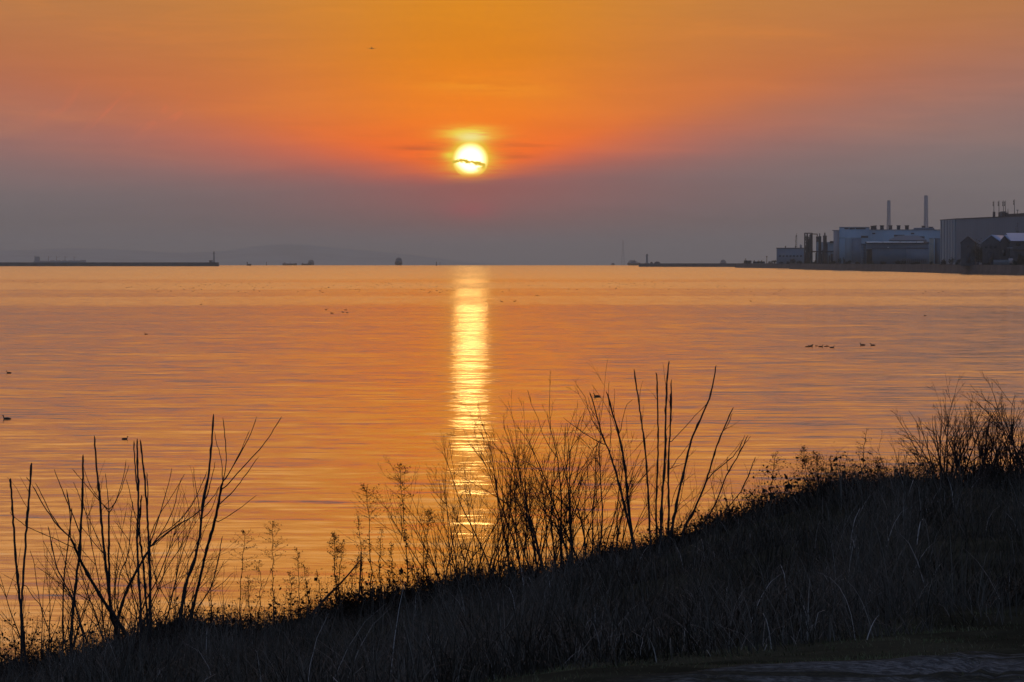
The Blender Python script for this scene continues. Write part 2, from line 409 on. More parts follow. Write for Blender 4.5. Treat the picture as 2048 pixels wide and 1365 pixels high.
# ---------------- far hills: a real range, 26 km away
def hills():
    prof = [(-3200, 500), (-1400, 492), (-300, 497), (40, 501), (130, 496), (240, 499), (340, 505), (430, 503), (500, 492), (560, 487), (610, 488), (660, 495), (740, 501), (820, 509), (900, 519), (960, 526), (1040, 531), (1300, 534), (2300, 533), (3500, 528)]
    D = 30000.0; xs = np.linspace(X(-3000, D), X(3400, D), 150); rows = np.linspace(-1, 1, 15)
    pp = [p[0] for p in prof]; py = [p[1] for p in prof]; V = []
    rn = np.random.default_rng(5)
    jag = np.cumsum(rn.normal(0, 1, len(xs))); jag -= np.linspace(jag[0], jag[-1], len(xs))
    for u in rows:
        for k, x in enumerate(xs):
            y_ = D + u * 2600 + 500 * math.sin(k * 0.09)
            pxx = 1024 + x / D * FPX
            top = Z(np.interp(pxx, pp, py), D)
            b0 = drop(D) - 12
            h_ = (top - b0) * (1 - abs(u) ** 1.3) * (1 + 0.05 * math.sin(k * 0.7 + u * 9)) + jag[k] * 0.7 * (1 - abs(u))
            V.append((x, y_, b0 + h_ if abs(u) > 1e-6 else top + jag[k] * 0.5))
    n = len(xs); i = np.arange(len(rows) - 1)[:, None] * n; j = np.arange(n - 1)[None, :]
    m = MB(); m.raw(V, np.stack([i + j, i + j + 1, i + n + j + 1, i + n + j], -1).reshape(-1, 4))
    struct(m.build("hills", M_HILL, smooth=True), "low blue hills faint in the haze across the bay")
hills()

def mound_strip(m, pts, halfw, top, bottom):
    """a long breakwater body with sloping sides along pts [(x, y, extra drop)]"""
    P = [Vector((p[0], p[1], 0)) for p in pts]
    for a, b in zip(P[:-1], P[1:]):
        t = (b - a).normalized(); nrm = Vector((-t.y, t.x, 0))
        V = []
        for p in (a, b):
            dz_ = drop(p.length)
            for s, z in ((-1.5, bottom), (-1, top), (1, top), (1.5, bottom)):
                q = p + nrm * halfw * s; V.append((q.x, q.y, z + dz_))
        m.raw(V, [(0, 1, 5, 4), (1, 2, 6, 5), (2, 3, 7, 6)]); m.raw(V, [(0, 3, 2, 1), (4, 5, 6, 7)])
    return m

def lighthouse(px, ytop, d, z0, label, r, house=True):
    b = at(px, 527, d); zt = Z(ytop, d)
    zz = drop(d) + z0
    t = thing("lighthouse", (b.x, b.y, zz), label, "lighthouse", "lighthouses at the breakwater ends")
    h_ = zt - zz
    MB().lathe([(r * 1.9, 0), (r * 1.9, h_ * .04), (r * 1.15, h_ * .05), (r * .92, h_ * .74), (r * 0.92, h_ * .745)], 14, (b.x, b.y, zz)).build("tower", M_CONC, t, True)
    g = MB(); g.lathe([(r * .9, h_ * .74), (r * 1.7, h_ * .755), (r * 1.7, h_ * .775), (r * .7, h_ * .78)], 14, (b.x, b.y, zz)); 
    for k in range(10):
        a = k * 2 * math.pi / 10; g.tube([(b.x + r * 1.6 * math.cos(a), b.y + r * 1.6 * math.sin(a), zz + h_ * .775), (b.x + r * 1.6 * math.cos(a), b.y + r * 1.6 * math.sin(a), zz + h_ * .83)], .06, 4)
    g.build("gallery", M_CONC, t)
    MB().lathe([(r * .7, h_ * .78), (r * .68, h_ * .9)], 12, (b.x, b.y, zz)).build("lantern", M_GLASS, t)
    MB().lathe([(r * .95, h_ * .9), (r * .6, h_ * .95), (0.12, h_ * .965), (0.1, h_), (0, h_)], 12, (b.x, b.y, zz)).build("dome", M_STEEL, t)
    return t
# ---------------- left breakwater and its light
D1 = 6000.0
bw = mound_strip(MB(), [(X(-900, 6400), 6400), (X(-200, 6150), 6150), (X(436, D1), D1)], 4.0, Z(525.2, D1) - drop(D1), -3).build("breakwater", M_CONC_D)
tag(bw, "long low dark breakwater reaching in from the left edge to the taller lighthouse", "breakwater", "breakwaters closing the bay")
ZB1 = Z(525.2, D1) - drop(D1)
lighthouse(428, 502.5, D1 - 1, ZB1, "slim dark lighthouse at the tip of the long left breakwater, beside a small hut", 1.15)
hx = X(421, D1)
t = thing("hut", (hx, D1, drop(D1) + ZB1), "small square hut at the foot of the lighthouse on the left breakwater", "hut")
MB().box(hx - 2.2, hx + 3.4, D1 - 2, D1 + 2, drop(D1) + ZB1 - .2, drop(D1) + ZB1 + 3.0).build("wall", M_CONC, t)
MB().box(hx - 2.5, hx + 3.7, D1 - 2.3, D1 + 2.3, drop(D1) + ZB1 + 3.0, drop(D1) + ZB1 + 3.35).build("roof", M_ROOF, t)
MB().box(hx - .4, hx + .5, D1 - 2.05, D1 - 1.99, drop(D1) + ZB1, drop(D1) + ZB1 + 2.1).build("door", M_STEEL, t)
# ---------------- right breakwater and its light
D2 = 5200.0
ZB2 = Z(527.2, D2) - drop(D2)
bw = mound_strip(MB(), [(X(1282, D2), D2), (X(1400, 5100), 5100), (X(1530, 5000), 5000)], 3.5, ZB2, -3).build("breakwater", M_CONC_D)
tag(bw, "shorter dark breakwater running right from the stubby lighthouse to the factory quay", "breakwater", "breakwaters closing the bay")
lighthouse(1294, 507.5, D2 - 1, ZB2, "stubby dark lighthouse on the left tip of the right breakwater", 1.25)
for k, (pa, pb, yt) in enumerate(((1300, 1306, 524), (1308, 1321, 523.5))):
    a_, b_ = X(pa, D2), X(pb, D2)
    pts = []
    m = MB(); zt = Z(yt, D2)
    m.lathe([((b_ - a_) / 2, -.3), ((b_ - a_) / 2.3, (zt - drop(D2) - ZB2) * .5), ((b_ - a_) / 5, (zt - drop(D2) - ZB2) * .9), (0.01, zt - drop(D2) - ZB2)], 9, ((a_ + b_) / 2, D2 - 1.5 + k, drop(D2) + ZB2))
    tag(m.build("rubble_mound", M_CONC_D), ["smaller rubble hump on the right breakwater just beside the lighthouse", "broader rubble hump on the right breakwater past the lighthouse"][k], "rubble mound")

# ---------------- ships
def hull(m, L, B, H, x0, y0, z0, yaw=0.0, bow=0.18, rake=0.06):
    """ship hull: pointed bow at +x, flared, with sheer"""
    sec = []
    st = [(-.5, .72, 1.0), (-.46, .95, 1.0), (-.2, 1, .96), (.1, 1, .95), (.32, .9, .98), (.42, .62, 1.05), (.48, .3, 1.12), (.5 + rake * .3, .02, 1.18)]
    for u, wf, hf in st:
        sec.append([(u * L * (1 - rake), 0.35 * B * wf * (.4 if u > .3 else 1), -1.0), (u * L, .5 * B * wf, H * .45), (u * L, .5 * B * wf, H * hf)])
    V = []
    for s in sec:
        ring = [(p[0], p[1], p[2]) for p in s] + [(p[0], -p[1], p[2]) for p in s[::-1]]
        V += ring
    c, s_ = math.cos(yaw), math.sin(yaw)
    V = [(x0 + x * c - y * s_, y0 + x * s_ + y * c, z0 + z) for x, y, z in V]
    F = []
    for i_ in range(len(sec) - 1):
        for k in range(6):
            F.append((i_ * 6 + k, i_ * 6 + (k + 1) % 6, (i_ + 1) * 6 + (k + 1) % 6, (i_ + 1) * 6 + k))
    m.raw(V, F); m.raw(V, [(0, 1, 2, 3), (0, 3, 4, 5)]); return m
def rbox(m, cx, cy, z0, z1, L, W, yaw, ox, oy=0.0, ow=0):
    c, s = math.cos(yaw), math.sin(yaw); P = []
    for a, b in ((-L / 2, -W / 2), (L / 2, -W / 2), (L / 2, W / 2), (-L / 2, W / 2)):
        P.append((cx + (ox + a) * c - (oy + b) * s, cy + (ox + a) * s + (oy + b) * c))
    m.prism(P, z0, z1); return m
def ship(name, px, d, L, B, H, yaw, label, cat, house=None, group="ships far out in the bay"):
    x0 = X(px, d); z0 = drop(d)
    t = thing(name, (x0, d, z0), label, cat, group)
    hull(MB(), L, B, H, x0, d, z0, yaw).build("hull", M_SHIP, t)
    return t, x0, z0
# bulk carrier behind the left breakwater, broadside, bridge aft (left)
d = 10400.0; pxm = d / FPX
M_SHIP, M_SHIPD = mat("faded_ship_paint", (0.22, 0.24, 0.27), 0.7), M_SHIP
t, x0, z0 = ship("cargo_ship", 119, d, 102 * pxm, 18, Z(521.8, d) - drop(d), 0.0, "long pale cargo ship with five deck cranes behind the left breakwater", "cargo ship")
zd = Z(522.0, d)
bxp = X(75, d)
m = MB(); rbox(m, bxp, d, zd - .5, Z(515.2, d), 9 * pxm, 15, 0, 0); rbox(m, bxp, d, Z(515.2, d), Z(513.6, d), 6 * pxm, 12, 0, .4); m.build("superstructure", M_SHIPW, t)
MB().lathe([(1.6, 0), (1.5, Z(512.2, d) - zd)], 10, (X(70, d), d, zd)).build("funnel", M_SHIP, t)
for k, px_ in enumerate((97, 113, 130, 148)):
    cx = X(px_, d); m = MB(); m.tube([(cx, d, zd - .5), (cx, d, Z(512.5, d))], .9, 6); m.tube([(cx, d, Z(515.5, d)), (cx + 9, d, Z(514, d))], .35, 5); m.build("deck_crane", M_SHIPW, t)
m = MB(); rbox(m, X(165, d), d, zd - .5, Z(520.6, d), 7 * pxm, 9, 0, 0); m.build("forecastle", M_SHIP, t)
m = MB()
for k in range(5): rbox(m, X(105 + k * 12, d), d, zd - .3, zd + 1.1, 8 * pxm, 11, 0, 0)
m.build("hatch_cover", M_SHIPW, t)
M_SHIP = M_SHIPD
# ship seen bow-on, left of the sun
def bow_on(px, d, wpx, ytop, label, name="cargo_ship", cat="cargo ship", yaw=-1.571):
    pxm = d / FPX; B = wpx * pxm; H = (Z(ytop, d) - drop(d))
    t, x0, z0 = ship(name, px, d, B * 4.5, B, H * .42, yaw, label, cat)
    m = MB()
    for f0, f1, wf in ((.38, .62, .92), (.62, .76, .78), (.76, .86, .55)):
        rbox(m, x0, d, z0 + H * f0, z0 + H * f1, B * .9, B * wf, yaw, -B * 1.2)
    m.build("superstructure", M_SHIPW, t)
    MB().tube([(x0, d + B, z0 + H * .8), (x0, d + B, z0 + H)], [.5, .2], 6).build("mast", M_SHIP, t)
    for s_ in (-1, 1): MB().tube([(x0 + s_ * B * .3, d - B, z0 + H * .4), (x0 + s_ * B * .3, d - B, z0 + H * .72)], .3, 5).build("derrick", M_SHIP, t)
    wn_ = MB(); c, s = math.cos(yaw), math.sin(yaw)
    wn_.box(x0 - B * .34, x0 + B * .34, d + B * .7, d + B * .74, z0 + H * .68, z0 + H * .72); wn_.build("bridge_window", M_GLASS, t)
    return t
bow_on(797, 9300.0, 14.5, 513.5, "dark ship seen bow-on on the horizon, just left of the sun's glitter path")
bow_on(621.5, 10200.0, 12, 518.5, "rounded pale ship seen end-on at the right end of a low barge")
bow_on(1447, 7400.0, 12, 518.5, "faint ship seen end-on behind the middle of the right breakwater")
t = bow_on(1269, 8600.0, 15, 519.5, "squat dark vessel just left of the stubby lighthouse", "tugboat", "tugboat", -1.35)
bow_on(1226, 10500.0, 7, 526.0, "tiny faint boat on the horizon left of the squat dark vessel", "fishing_boat", "boat")
def barge(pa, pb, d, ytop, label, pole=True):
    xa, xb = X(pa, d), X(pb, d); z0 = drop(d); H = Z(ytop, d) - z0
    t = thing("barge", ((xa + xb) / 2, d, z0), label, "barge", "ships far out in the bay")
    hull(MB(), xb - xa, 12, H, (xa + xb) / 2, d, z0, 0.0, rake=.1).build("hull", M_SHIP, t)
    m = MB(); rbox(m, xa + (xb - xa) * .15, d, z0 + H - .1, z0 + H * 1.5, (xb - xa) * .12, 8, 0, 0); m.build("wheelhouse", M_SHIPW, t)
    if pole: MB().tube([(xa + (xb - xa) * .55, d, z0 + H * .8), (xa + (xb - xa) * .55, d, Z(524.2, d))], .35, 5).build("mast", M_SHIP, t)
barge(565, 593, 9600.0, 527.3, "flat dark barge with a short mast, right of the left lighthouse")
barge(603, 618, 9700.0, 527.6, "flat low barge touching the rounded pale ship", False)
def beacon(px, d, ytop, wpx, label, arm=False):
    x0 = X(px, d); z0 = drop(d); r = wpx * d / FPX / 2; h_ = Z(ytop, d) - z0
    t = thing("channel_beacon", (x0, d, z0), label, "beacon", "channel beacons on the horizon")
    MB().lathe([(r * 1.2, -1), (r * 1.2, h_ * .25), (r * .7, h_ * .28), (r * .6, h_ * .7), (.01, h_ * .72)], 8, (x0, d, z0)).build("post", M_STEEL, t)
    MB().lathe([(r * .1, h_ * .7), (r, h_ * .76), (r, h_ * .94), (.01, h_)], 8, (x0, d, z0)).build("lamp_head", M_STEEL, t)
beacon(494.5, 7600.0, 524.2, 2.3, "stout beacon with a low platform, first one right of the left lighthouse")
m = MB().box(X(495.5, 7605), X(502.5, 7605), 7602, 7609, drop(7600), Z(528.3, 7600)); tag(m.build("floating_platform", M_CONC_D), "low floating platform touching the stout beacon", "platform")
beacon(533, 8200.0, 524.5, 1.6, "thin beacon halfway between the left lighthouse and the flat barge")
beacon(873, 7300.0, 524.0, 2.2, "thicker of the two beacons just left of the glitter path")
beacon(880, 8300.0, 525.0, 1.2, "thinner of the two beacons just left of the glitter path")
# very faint mast far beyond, left of the right breakwater
fx = X(1246, 12500.0); zz = drop(12500.0)
t = thing("lattice_mast", (fx, 12500, zz), "very faint tall mast in the haze left of the stubby lighthouse", "mast")
m = MB()
for sx in (-3, 3): m.tube([(fx + sx * 1.6, 12500, zz), (fx + sx * .3, 12500, Z(481, 12500))], .55, 4)
m.build("mast_frame", M_BRIDGE, t)
m = MB()
for k in range(9):
    z_ = zz + (Z(481, 12500) - zz) * (k + .5) / 9.5; q = 4.8 - 3.9 * (k + .5) / 9.5
    m.tube([(fx - q, 12500, z_), (fx + q, 12500, z_)], .3, 4)
m.build("brace", M_BRIDGE, t)

# ---------------- the factory quay: land, quay walls
QT = 5.4
def wl(px, d): return (X(px, d), d)
near_line = [wl(1579, 3500), wl(1660, 3080), wl(1760, 2730), wl(1900, 2290), wl(2050, 1950), wl(2300, 1560), wl(2900, 1120), wl(4200, 820)]
far_line = [wl(1470, 4300), wl(1530, 4020), wl(1590, 3800), wl(1620, 3700)]
def quay(name, line, top, label):
    m = MB(); V = []
    for x, y in line:
        r = math.hypot(x, y); V += [(x, y, drop(r) - 3), (x, y, drop(r) + .9), (x + 0.7, y + .7, drop(r) + 1.0), (x + 1.2, y + 1.2, drop(r) + top)]
    n = len(line)
    m.raw(V, [(k * 4 + q, k * 4 + q + 1, k * 4 + q + 5, k * 4 + q + 4) for k in range(n - 1) for q in range(3)])
    m.raw(V[:4] , [(0, 1, 2, 3)])
    e = V[0:4]; m.raw([e[0], e[3], (e[3][0] + 60, e[3][1] + 700, e[3][2]), (e[0][0] + 60, e[0][1] + 700, e[0][2])], [(0, 3, 2, 1)])
    return tag(m.build(name, M_CONC_D), label, "quay wall", "quay walls of the factory shore")
quay("quay_wall", near_line, QT, "long dark quay wall in front of the factory on the right shore")
quay("quay_wall", far_line, QT * .95, "farther short quay wall stepping back left of the factory")
# land behind the walls
m = MB()
edge = [(x + 1.2, y + 1.2) for x, y in near_line]
rows = []
for k, (x, y) in enumerate(edge):
    row = []
    for u in (0, .1, .3, .6, 1.0):
        qx = x + u * (1500 + 250 * k); qy = y + u * (3500 - 350 * k)
        row.append((qx, qy, drop(math.hypot(qx, qy)) + QT))
    rows.append(row)
V = [p for r in rows for p in r]; F = [(k * 5 + q, k * 5 + q + 1, k * 5 + q + 6, k * 5 + q + 5) for k in range(len(rows) - 1) for q in range(4)]
m.raw(V, [f[::-1] for f in F])
e2 = [(x + 1.2, y + 1.2) for x, y in far_line]; V = []
for x, y in e2:
    for u in (0, 1.0): V.append((x + u * 500, y + u * 900, drop(math.hypot(x, y)) + QT * .95 - .01))
m.raw(V, [(k * 2, k * 2 + 1, k * 2 + 3, k * 2 + 2)[::-1] for k in range(len(e2) - 1)])
struct(m.build("land", M_LAND), "dark flat ground of the factory shore")

# ---------------- buildings
def gz(d): return drop(d) + QT
def bld(name, px, d, label, cat="factory building", group="buildings of the factory shore"):
    x0 = X(px, d); SKEW[0] = (d, x0 / d); return thing(name, (x0, d, gz(d)), label, cat, group)
def bx(pa, pb, yt, d, depth, yb=None):
    """box with front face between two pixel columns, top at pixel row yt"""
    return MB().box(X(pa, d), X(pb, d), d, d + depth, gz(d) - .5 if yb is None else Z(yb, d), Z(yt, d))
def slab(pa, pb, ya, yb, d, depth=.25):
    """thin real panel standing proud of the wall behind it"""
    return MB().box(X(pa, d), X(pb, d), d - depth, d, Z(yb, d), Z(ya, d))

# low blue building on the left
d = 3650.0
t = bld("factory_building", 1580, d, "low slate blue factory building at the left end, standing left of the dark steel frame")
bx(1553, 1611, 497.2, d, 40).build("wall", M_BLUE2, t)
MB().box(X(1552.4, d), X(1611.6, d), d - .6, d + 40.6, Z(497.2, d), Z(496, d)).build("roof", M_ROOF, t)
for pa in (1571, 1591): MB().lathe([(.5, -.2), (.5, 1.0), (.8, 1.05), (.8, 1.5), (0, 1.9)], 8, (X(pa, d), d + 5, Z(496, d))).build("roof_vent", M_STEEL, t)
for k in range(7): slab(1558 + k * 7, 1562 + k * 7, 511, 514, d).build("window", M_GLASS, t)
slab(1580, 1588, 519, 527, d).build("door", M_ROOF, t)
SKEW[0] = None
# crane / mast behind it
d = 3720.0; cx = X(1592.5, d)
t = thing("lattice_crane", (cx, d, gz(d)), "thin dark crane mast rising behind the low slate blue building", "crane")
m = MB()
for a, b in ((-.9, -.9), (.9, -.9), (.9, .9), (-.9, .9)): m.tube([(cx + a, d + b, gz(d)), (cx + a * .5, d + b * .5, Z(471, d))], .16, 4)
for k in range(14):
    z_ = gz(d) + (Z(471, d) - gz(d)) * k / 14.; m.tube([(cx - .8, d - .8, z_), (cx + .8, d - .8, z_ + 1.4)], .1, 4)
m.build("tower", M_STEEL, t)
m = MB(); m.tube([(cx, d, Z(474, d)), (cx + .3, d, Z(467, d))], .18, 4); m.tube([(cx - .9, d, Z(484, d)), (cx + .25, d, Z(468, d))], .14, 4); m.build("jib", M_STEEL, t)
# small round tank top
d = 3690.0; cx = X(1601.5, d)
t = thing("storage_tank", (cx, d, gz(d)), "small dome topped tank between the crane mast and the steel frame", "storage tank")
MB().lathe([(1.1, 0), (1.1, Z(492, d) - gz(d)), (.75, Z(490, d) - gz(d)), (0.01, Z(489, d) - gz(d))], 12, (cx, d, gz(d))).build("tank", M_BLUE2, t, True)
# dark steel process frame
d = 3420.0
t = bld("process_tower", 1617, d, "dark open steel process frame, left of the chimney stacks", "process tower")
m = MB(); xa, xb = X(1609.5, d), X(1624, d); zt = Z(466.3, d)
for x_ in (xa, xb - 4.5, xb):
    for y_ in (d, d + 7): m.tube([(x_, y_, gz(d)), (x_, y_, zt)], .62, 4)
for k, yy in enumerate((466.8, 476, 486, 496, 506, 516)):
    z_ = Z(yy, d)
    for y_ in (d, d + 7): m.tube([(xa, y_, z_), (xb, y_, z_)], .4, 4)
    for x_ in (xa, xb): m.tube([(x_, d, z_), (x_, d + 7, z_)], .3, 4)
m.build("frame", M_STEEL, t)
m = MB()
for k, (ya, yb) in enumerate(((467, 486), (486, 467), (486, 506), (506, 486))): m.tube([(xa, d - .3, Z(ya, d)), (xb - 4.5, d - .3, Z(yb, d))], .2, 4)
m.build("brace", M_STEEL, t)
for px_, r_, yt in ((1614.5, 1.3, 472), (1618.5, 1.0, 478), (1621.8, 1.6, 468.5)):
    MB().lathe([(r_, 0), (r_, Z(yt, d) - gz(d) - 1), (r_ * .5, Z(yt, d) - gz(d)), (0.01, Z(yt, d) - gz(d) + .3)], 10, (X(px_, d), d + 3.5, gz(d))).build("vessel", M_ROOF, t, True)
m = MB()
for k in range(3):
    m.tube([(X(1612 + k * 4, d), d - .6, gz(d)), (X(1612 + k * 4, d), d - .6, Z(500 - k * 6, d)), (X(1619 + k * 2, d), d - .6, Z(500 - k * 6, d))], .35, 6)
m.build("pipe", M_STEEL, t)
MB().tube([(xb, d + 1, Z(468.3, d)), (X(1634, d), d + 1, Z(468.6, d))], .42, 4).build("beam", M_STEEL, t)
slab(1610, 1623.5, 505, 527, d + .2, .1).build("panel", M_ROOF, t)
# stacks
SKEW[0] = None
def stack(px_, wpx, yt, d, label, steps=True):
    r_ = wpx * d / FPX / 2; h_ = Z(yt, d) - gz(d); t = thing("chimney_stack", (X(px_, d), d, gz(d)), label, "chimney stack", "dark stacks beside the steel frame")
    MB().lathe([(r_ * 1.2, 0), (r_ * 1.15, h_ * .35), (r_, h_ * .38), (r_, h_ * .86), (r_ * 1.12, h_ * .87), (r_ * 1.12, h_ * .9), (r_ * .75, h_ * .91)], 12, (X(px_, d), d, gz(d))).build("shaft", M_STEEL, t, True)
    MB().lathe([(r_ * .42, h_ * .9), (r_ * .4, h_), (r_ * .3, h_)], 10, (X(px_, d), d, gz(d))).build("flue", M_STEEL, t)
    m = MB()
    for k in range(8): m.tube([(X(px_, d) + r_ * 1.1, d - .3, gz(d) + h_ * k / 9.), (X(px_, d) + r_ * 1.1, d + .5, gz(d) + h_ * k / 9.)], .1, 4)
    m.tube([(X(px_, d) + r_ * 1.1, d, gz(d)), (X(px_, d) + r_ * 1.1, d, gz(d) + h_ * .9)], .12, 4); m.build("ladder", M_STEEL, t)
stack(1634.3, 4.4, 468.0, 3320.0, "dark stack closest to the steel frame, leftmost of the three stacks")
stack(1639.3, 5.2, 467.3, 3310.0, "second of the three dark stacks, with a rounded head")
stack(1649.5, 6.8, 465.8, 3300.0, "widest of the three dark stacks, set apart with a thin flue on top")
# grey plant building with pipes below stacks
d = 3290.0
t = bld("plant_building", 1650, d, "dull grey plant building behind the pipe bridge, left of the buff block")
bx(1628, 1665, 484.5, d + 25, 25).build("wall", M_PALEC, t)
MB().box(X(1655.5, d + 23), X(1664.5, d + 23), d + 23, d + 40, Z(486, d), Z(482.2, d)).build("roof_housing", M_ROOF, t)
m = MB()
for px_, yt in ((1632, 506), (1646, 500), (1654, 487), (1659, 511)): m.tube([(X(px_, d), d + 22, gz(d)), (X(px_, d), d + 22, Z(yt, d))], .7, 6)
m.build("pipe", M_STEEL, t)
for px_ in (1636, 1642, 1658): slab(px_, px_ + 3, 508, 526, d + 24.9, .15).build("panel", M_STEEL, t)
# pipe bridge
d = 3180.0
t = bld("pipe_bridge", 1673, d, "dark pipe bridge crossing between the stacks and the long low warehouse", "pipe bridge")
m = MB(); z1, z2 = Z(505, d), Z(502.4, d); xa, xb = X(1624, d), X(1722, d)
m.box(xa, xb, d - .1, d + .25, z1, z1 + .35); m.box(xa, xb, d - .1, d + .25, z2 - .3, z2); m.box(xa, xb, d + 2.6, d + 3, z1, z1 + .35)
for k in range(21):
    xq = xa + (xb - xa) * k / 20.; m.tube([(xq, d - .15, z1 + .2), (xq + (xb - xa) / 40., d - .15, z2 - .15)], .14, 4)
    if k < 20: m.tube([(xq + (xb - xa) / 40., d - .15, z2 - .15), (xq + (xb - xa) / 20., d - .15, z1 + .2)], .14, 4)
m.build("truss", M_STEEL, t)
m = MB()
for k in range(3): m.tube([(xa, d + .7 + k * .8, z1 + .7), (xb, d + .7 + k * .8, z1 + .7)], .33, 6)
m.build("pipe", M_STEEL, t)
for px_ in (1633, 1647, 1662, 1716, 1721):
    xq = X(px_, d); m = MB(); m.tube([(xq, d, gz(d)), (xq, d, z1)], .42 if px_ > 1700 else .25, 4); m.tube([(xq, d + 3, gz(d)), (xq, d + 3, z1)], .3, 4); m.build("leg", M_STEEL, t)
# buff block and the big pale blue building
d = 3120.0
t = bld("factory_building", 1671, d, "narrow buff block at the left end of the big pale blue building")
bx(1664.5, 1678.5, 461.2, d + 12, 50).build("wall", M_PINK, t)
MB().box(X(1664.2, d), X(1678.4, d), d + 11.5, d + 62, Z(461.2, d), Z(460.4, d)).build("parapet", M_PALEC, t)
t = bld("factory_building", 1780, d, "big pale blue factory building with dark cube vents along its roof")
bx(1678.5, 1738, 455.3, d, 80).build("wall", M_BLUE, t)
MB().box(X(1738, d) , X(1882, d), d + .01, d + 80, gz(d) - .5, Z(460.5, d)).build("wall", M_BLUE, t)
MB().box(X(1678, d), X(1738.4, d), d - .4, d + 80, Z(455.3, d), Z(454.4, d)).build("parapet", M_BLUE2, t)
MB().box(X(1738.4, d), X(1882, d), d - .4, d + 80, Z(460.5, d), Z(459.4, d)).build("parapet", M_BLUE2, t)
MB().box(X(1827.5, d), X(1868.5, d), d + 4, d + 40, Z(459.6, d), Z(456, d)).build("roof_housing", M_BLUE2, t)
for pa, pb, ya in ((1740, 1748, 453), (1746.5, 1751.5, 452.2), (1758.5, 1766, 452), (1776, 1782.8, 452), (1792, 1799, 452), (1808.3, 1816, 452), (1842, 1848.5, 453), (1856, 1864, 455)):
    m = bx(pa, pb, ya, d + 6, 4.2, 461.5); q = X(pa, d + 6), X(pb, d + 6)
    m.box(q[0] - .35, q[1] + .35, d + 5.7, d + 10.5, Z(ya, d) , Z(ya, d) + .45); m.build("roof_vent", M_ROOF, t)
for pa, pb, ya, yb in ((1688.5, 1697, 456.6, 458.6), (1699, 1709.5, 456.4, 459), (1711.5, 1731, 456.4, 458.8)): slab(pa, pb, ya, yb, d).build("louvre", M_GLASS, t)
for pa, pb, ya, yb in ((1744, 1750, 466, 468.4), (1821.5, 1828.5, 466, 468.4), (1722, 1736, 472, 476), (1788, 1809, 470, 473.4), (1838, 1849, 473, 478)): slab(pa, pb, ya, yb, d).build("louvre", M_ROOF, t)
slab(1690, 1702, 476, 527, d, .4).build("panel", M_PALEC, t)
slab(1678.6, 1723, 476, 477, d, .3).build("panel", M_BLUE2, t)
slab(1703, 1723, 478, 526, d, .15).build("panel", M_BLUE2, t)
# low annex roof between (dark pitched)
d = 3000.0
t = bld("workshop", 1815, d, "dark pitched workshop peeping over the long low warehouse", "workshop")
m = MB(); xa, xm, xb = X(1778, d), X(1801, d), X(1853, d)
m.prism([(xa, d), (xb, d), (xb, d + 30), (xa, d + 30)], gz(d), Z(481, d)); m.build("wall", M_GREYC, t)
m = MB(); z_, zp = Z(481, d) + .05, Z(471.5, d)
m.raw([(xa - 1, d - 1, z_), (xb + 1, d - 1, z_), (xm + 14, d + 6, zp), (xm - 2, d + 6, zp), (xa - 1, d + 31, z_), (xb + 1, d + 31, z_), (xm + 14, d + 24, zp), (xm - 2, d + 24, zp)], [(0, 1, 2, 3), (3, 2, 6, 7), (1, 5, 6, 2), (4, 0, 3, 7), (5, 4, 7, 6)]); m.build("roof", M_GREYC, t)
# long low warehouse with a bright roof edge
d = 2830.0
t = bld("warehouse", 1793, d, "long low warehouse with a bright gutter line along its roof", "warehouse")
bx(1731.5, 1857.5, 487, d, 45).build("wall", M_GREYC, t)
m = MB(); xa, xb = X(1730.5, d), X(1858.3, d)
m.raw([(xa, d - 1, Z(487.5, d)), (xb, d - 1, Z(487.5, d)), (xb, d - 1, Z(486.2, d)), (xa, d - 1, Z(486.2, d)), (xa, d + 46, Z(486.2, d)), (xb, d + 46, Z(486.2, d)), (xa, d + 22, Z(483.6, d)), (xb, d + 22, Z(483.6, d)), (xa, d + 46, Z(487.5, d)), (xb, d + 46, Z(487.5, d))],
      [(0, 1, 2, 3), (3, 2, 7, 6), (6, 7, 5, 4), (4, 5, 9, 8)]); m.build("roof", M_ROOF, t)
M_LIGHTSHEET = mat("sunlit_sheet_metal", (0.95, 0.93, 0.92), 0.35, 0.05, 0.2)  # near-white colour stands in for low sun catching the roof edge
for pa, pb in ((1733, 1765.5), (1766.3, 1799.5), (1800.3, 1832.5), (1833.3, 1847)):
    MB().box(X(pa, d), X(pb, d), d - 2.6, d - 1.05, Z(486.0, d), Z(483.6, d)).build("gutter", M_LIGHTSHEET, t)
slab(1735, 1857, 496.4, 497.4, d, .5).build("rail", M_ROOF, t)
slab(1732.5, 1744, 499, 526, d, .2).build("door", mat("dark_opening", (0.03, 0.027, 0.025), .9), t)
slab(1733, 1743.5, 497.5, 498.7, d, .8).build("canopy", M_PALEC, t)
slab(1774.5, 1777.5, 494.3, 496.4, d, .5).build("lamp", M_WHITE, t)
m = MB(); zq = Z(496.5, d); m.raw([(X(1806, d), d - .3, zq), (X(1857, d), d - .3, zq), (X(1857, d), d - .3, Z(490, d)), (X(1824, d), d - .3, Z(492.5, d))], [(0, 1, 2, 3)]); m.raw([(X(1806, d), d - .3, zq), (X(1824, d), d - .3, Z(492.5, d)), (X(1824, d), d, Z(492.5, d)), (X(1806, d), d, zq)], [(0, 1, 2, 3)]); m.build("panel", M_BLUE2, t)
slab(1812, 1857, 498, 526, d, .18).build("door", M_BLUE2, t)
for k in range(10): slab(1815 + k * 4, 1816.2 + k * 4, 519, 526.5, d, .6).build("post", M_ROOF, t)
d = 2860.0
t = bld("factory_building", 1727, d, "narrow olive grey end block left of the long low warehouse")
bx(1722.5, 1731.3, 489, d, 30).build("wall", M_GREYC, t); MB().box(X(1722.2, d), X(1731.4, d), d - .3, d + 30, Z(489, d), Z(488.2, d)).build("parapet", M_ROOF, t)
m = MB()
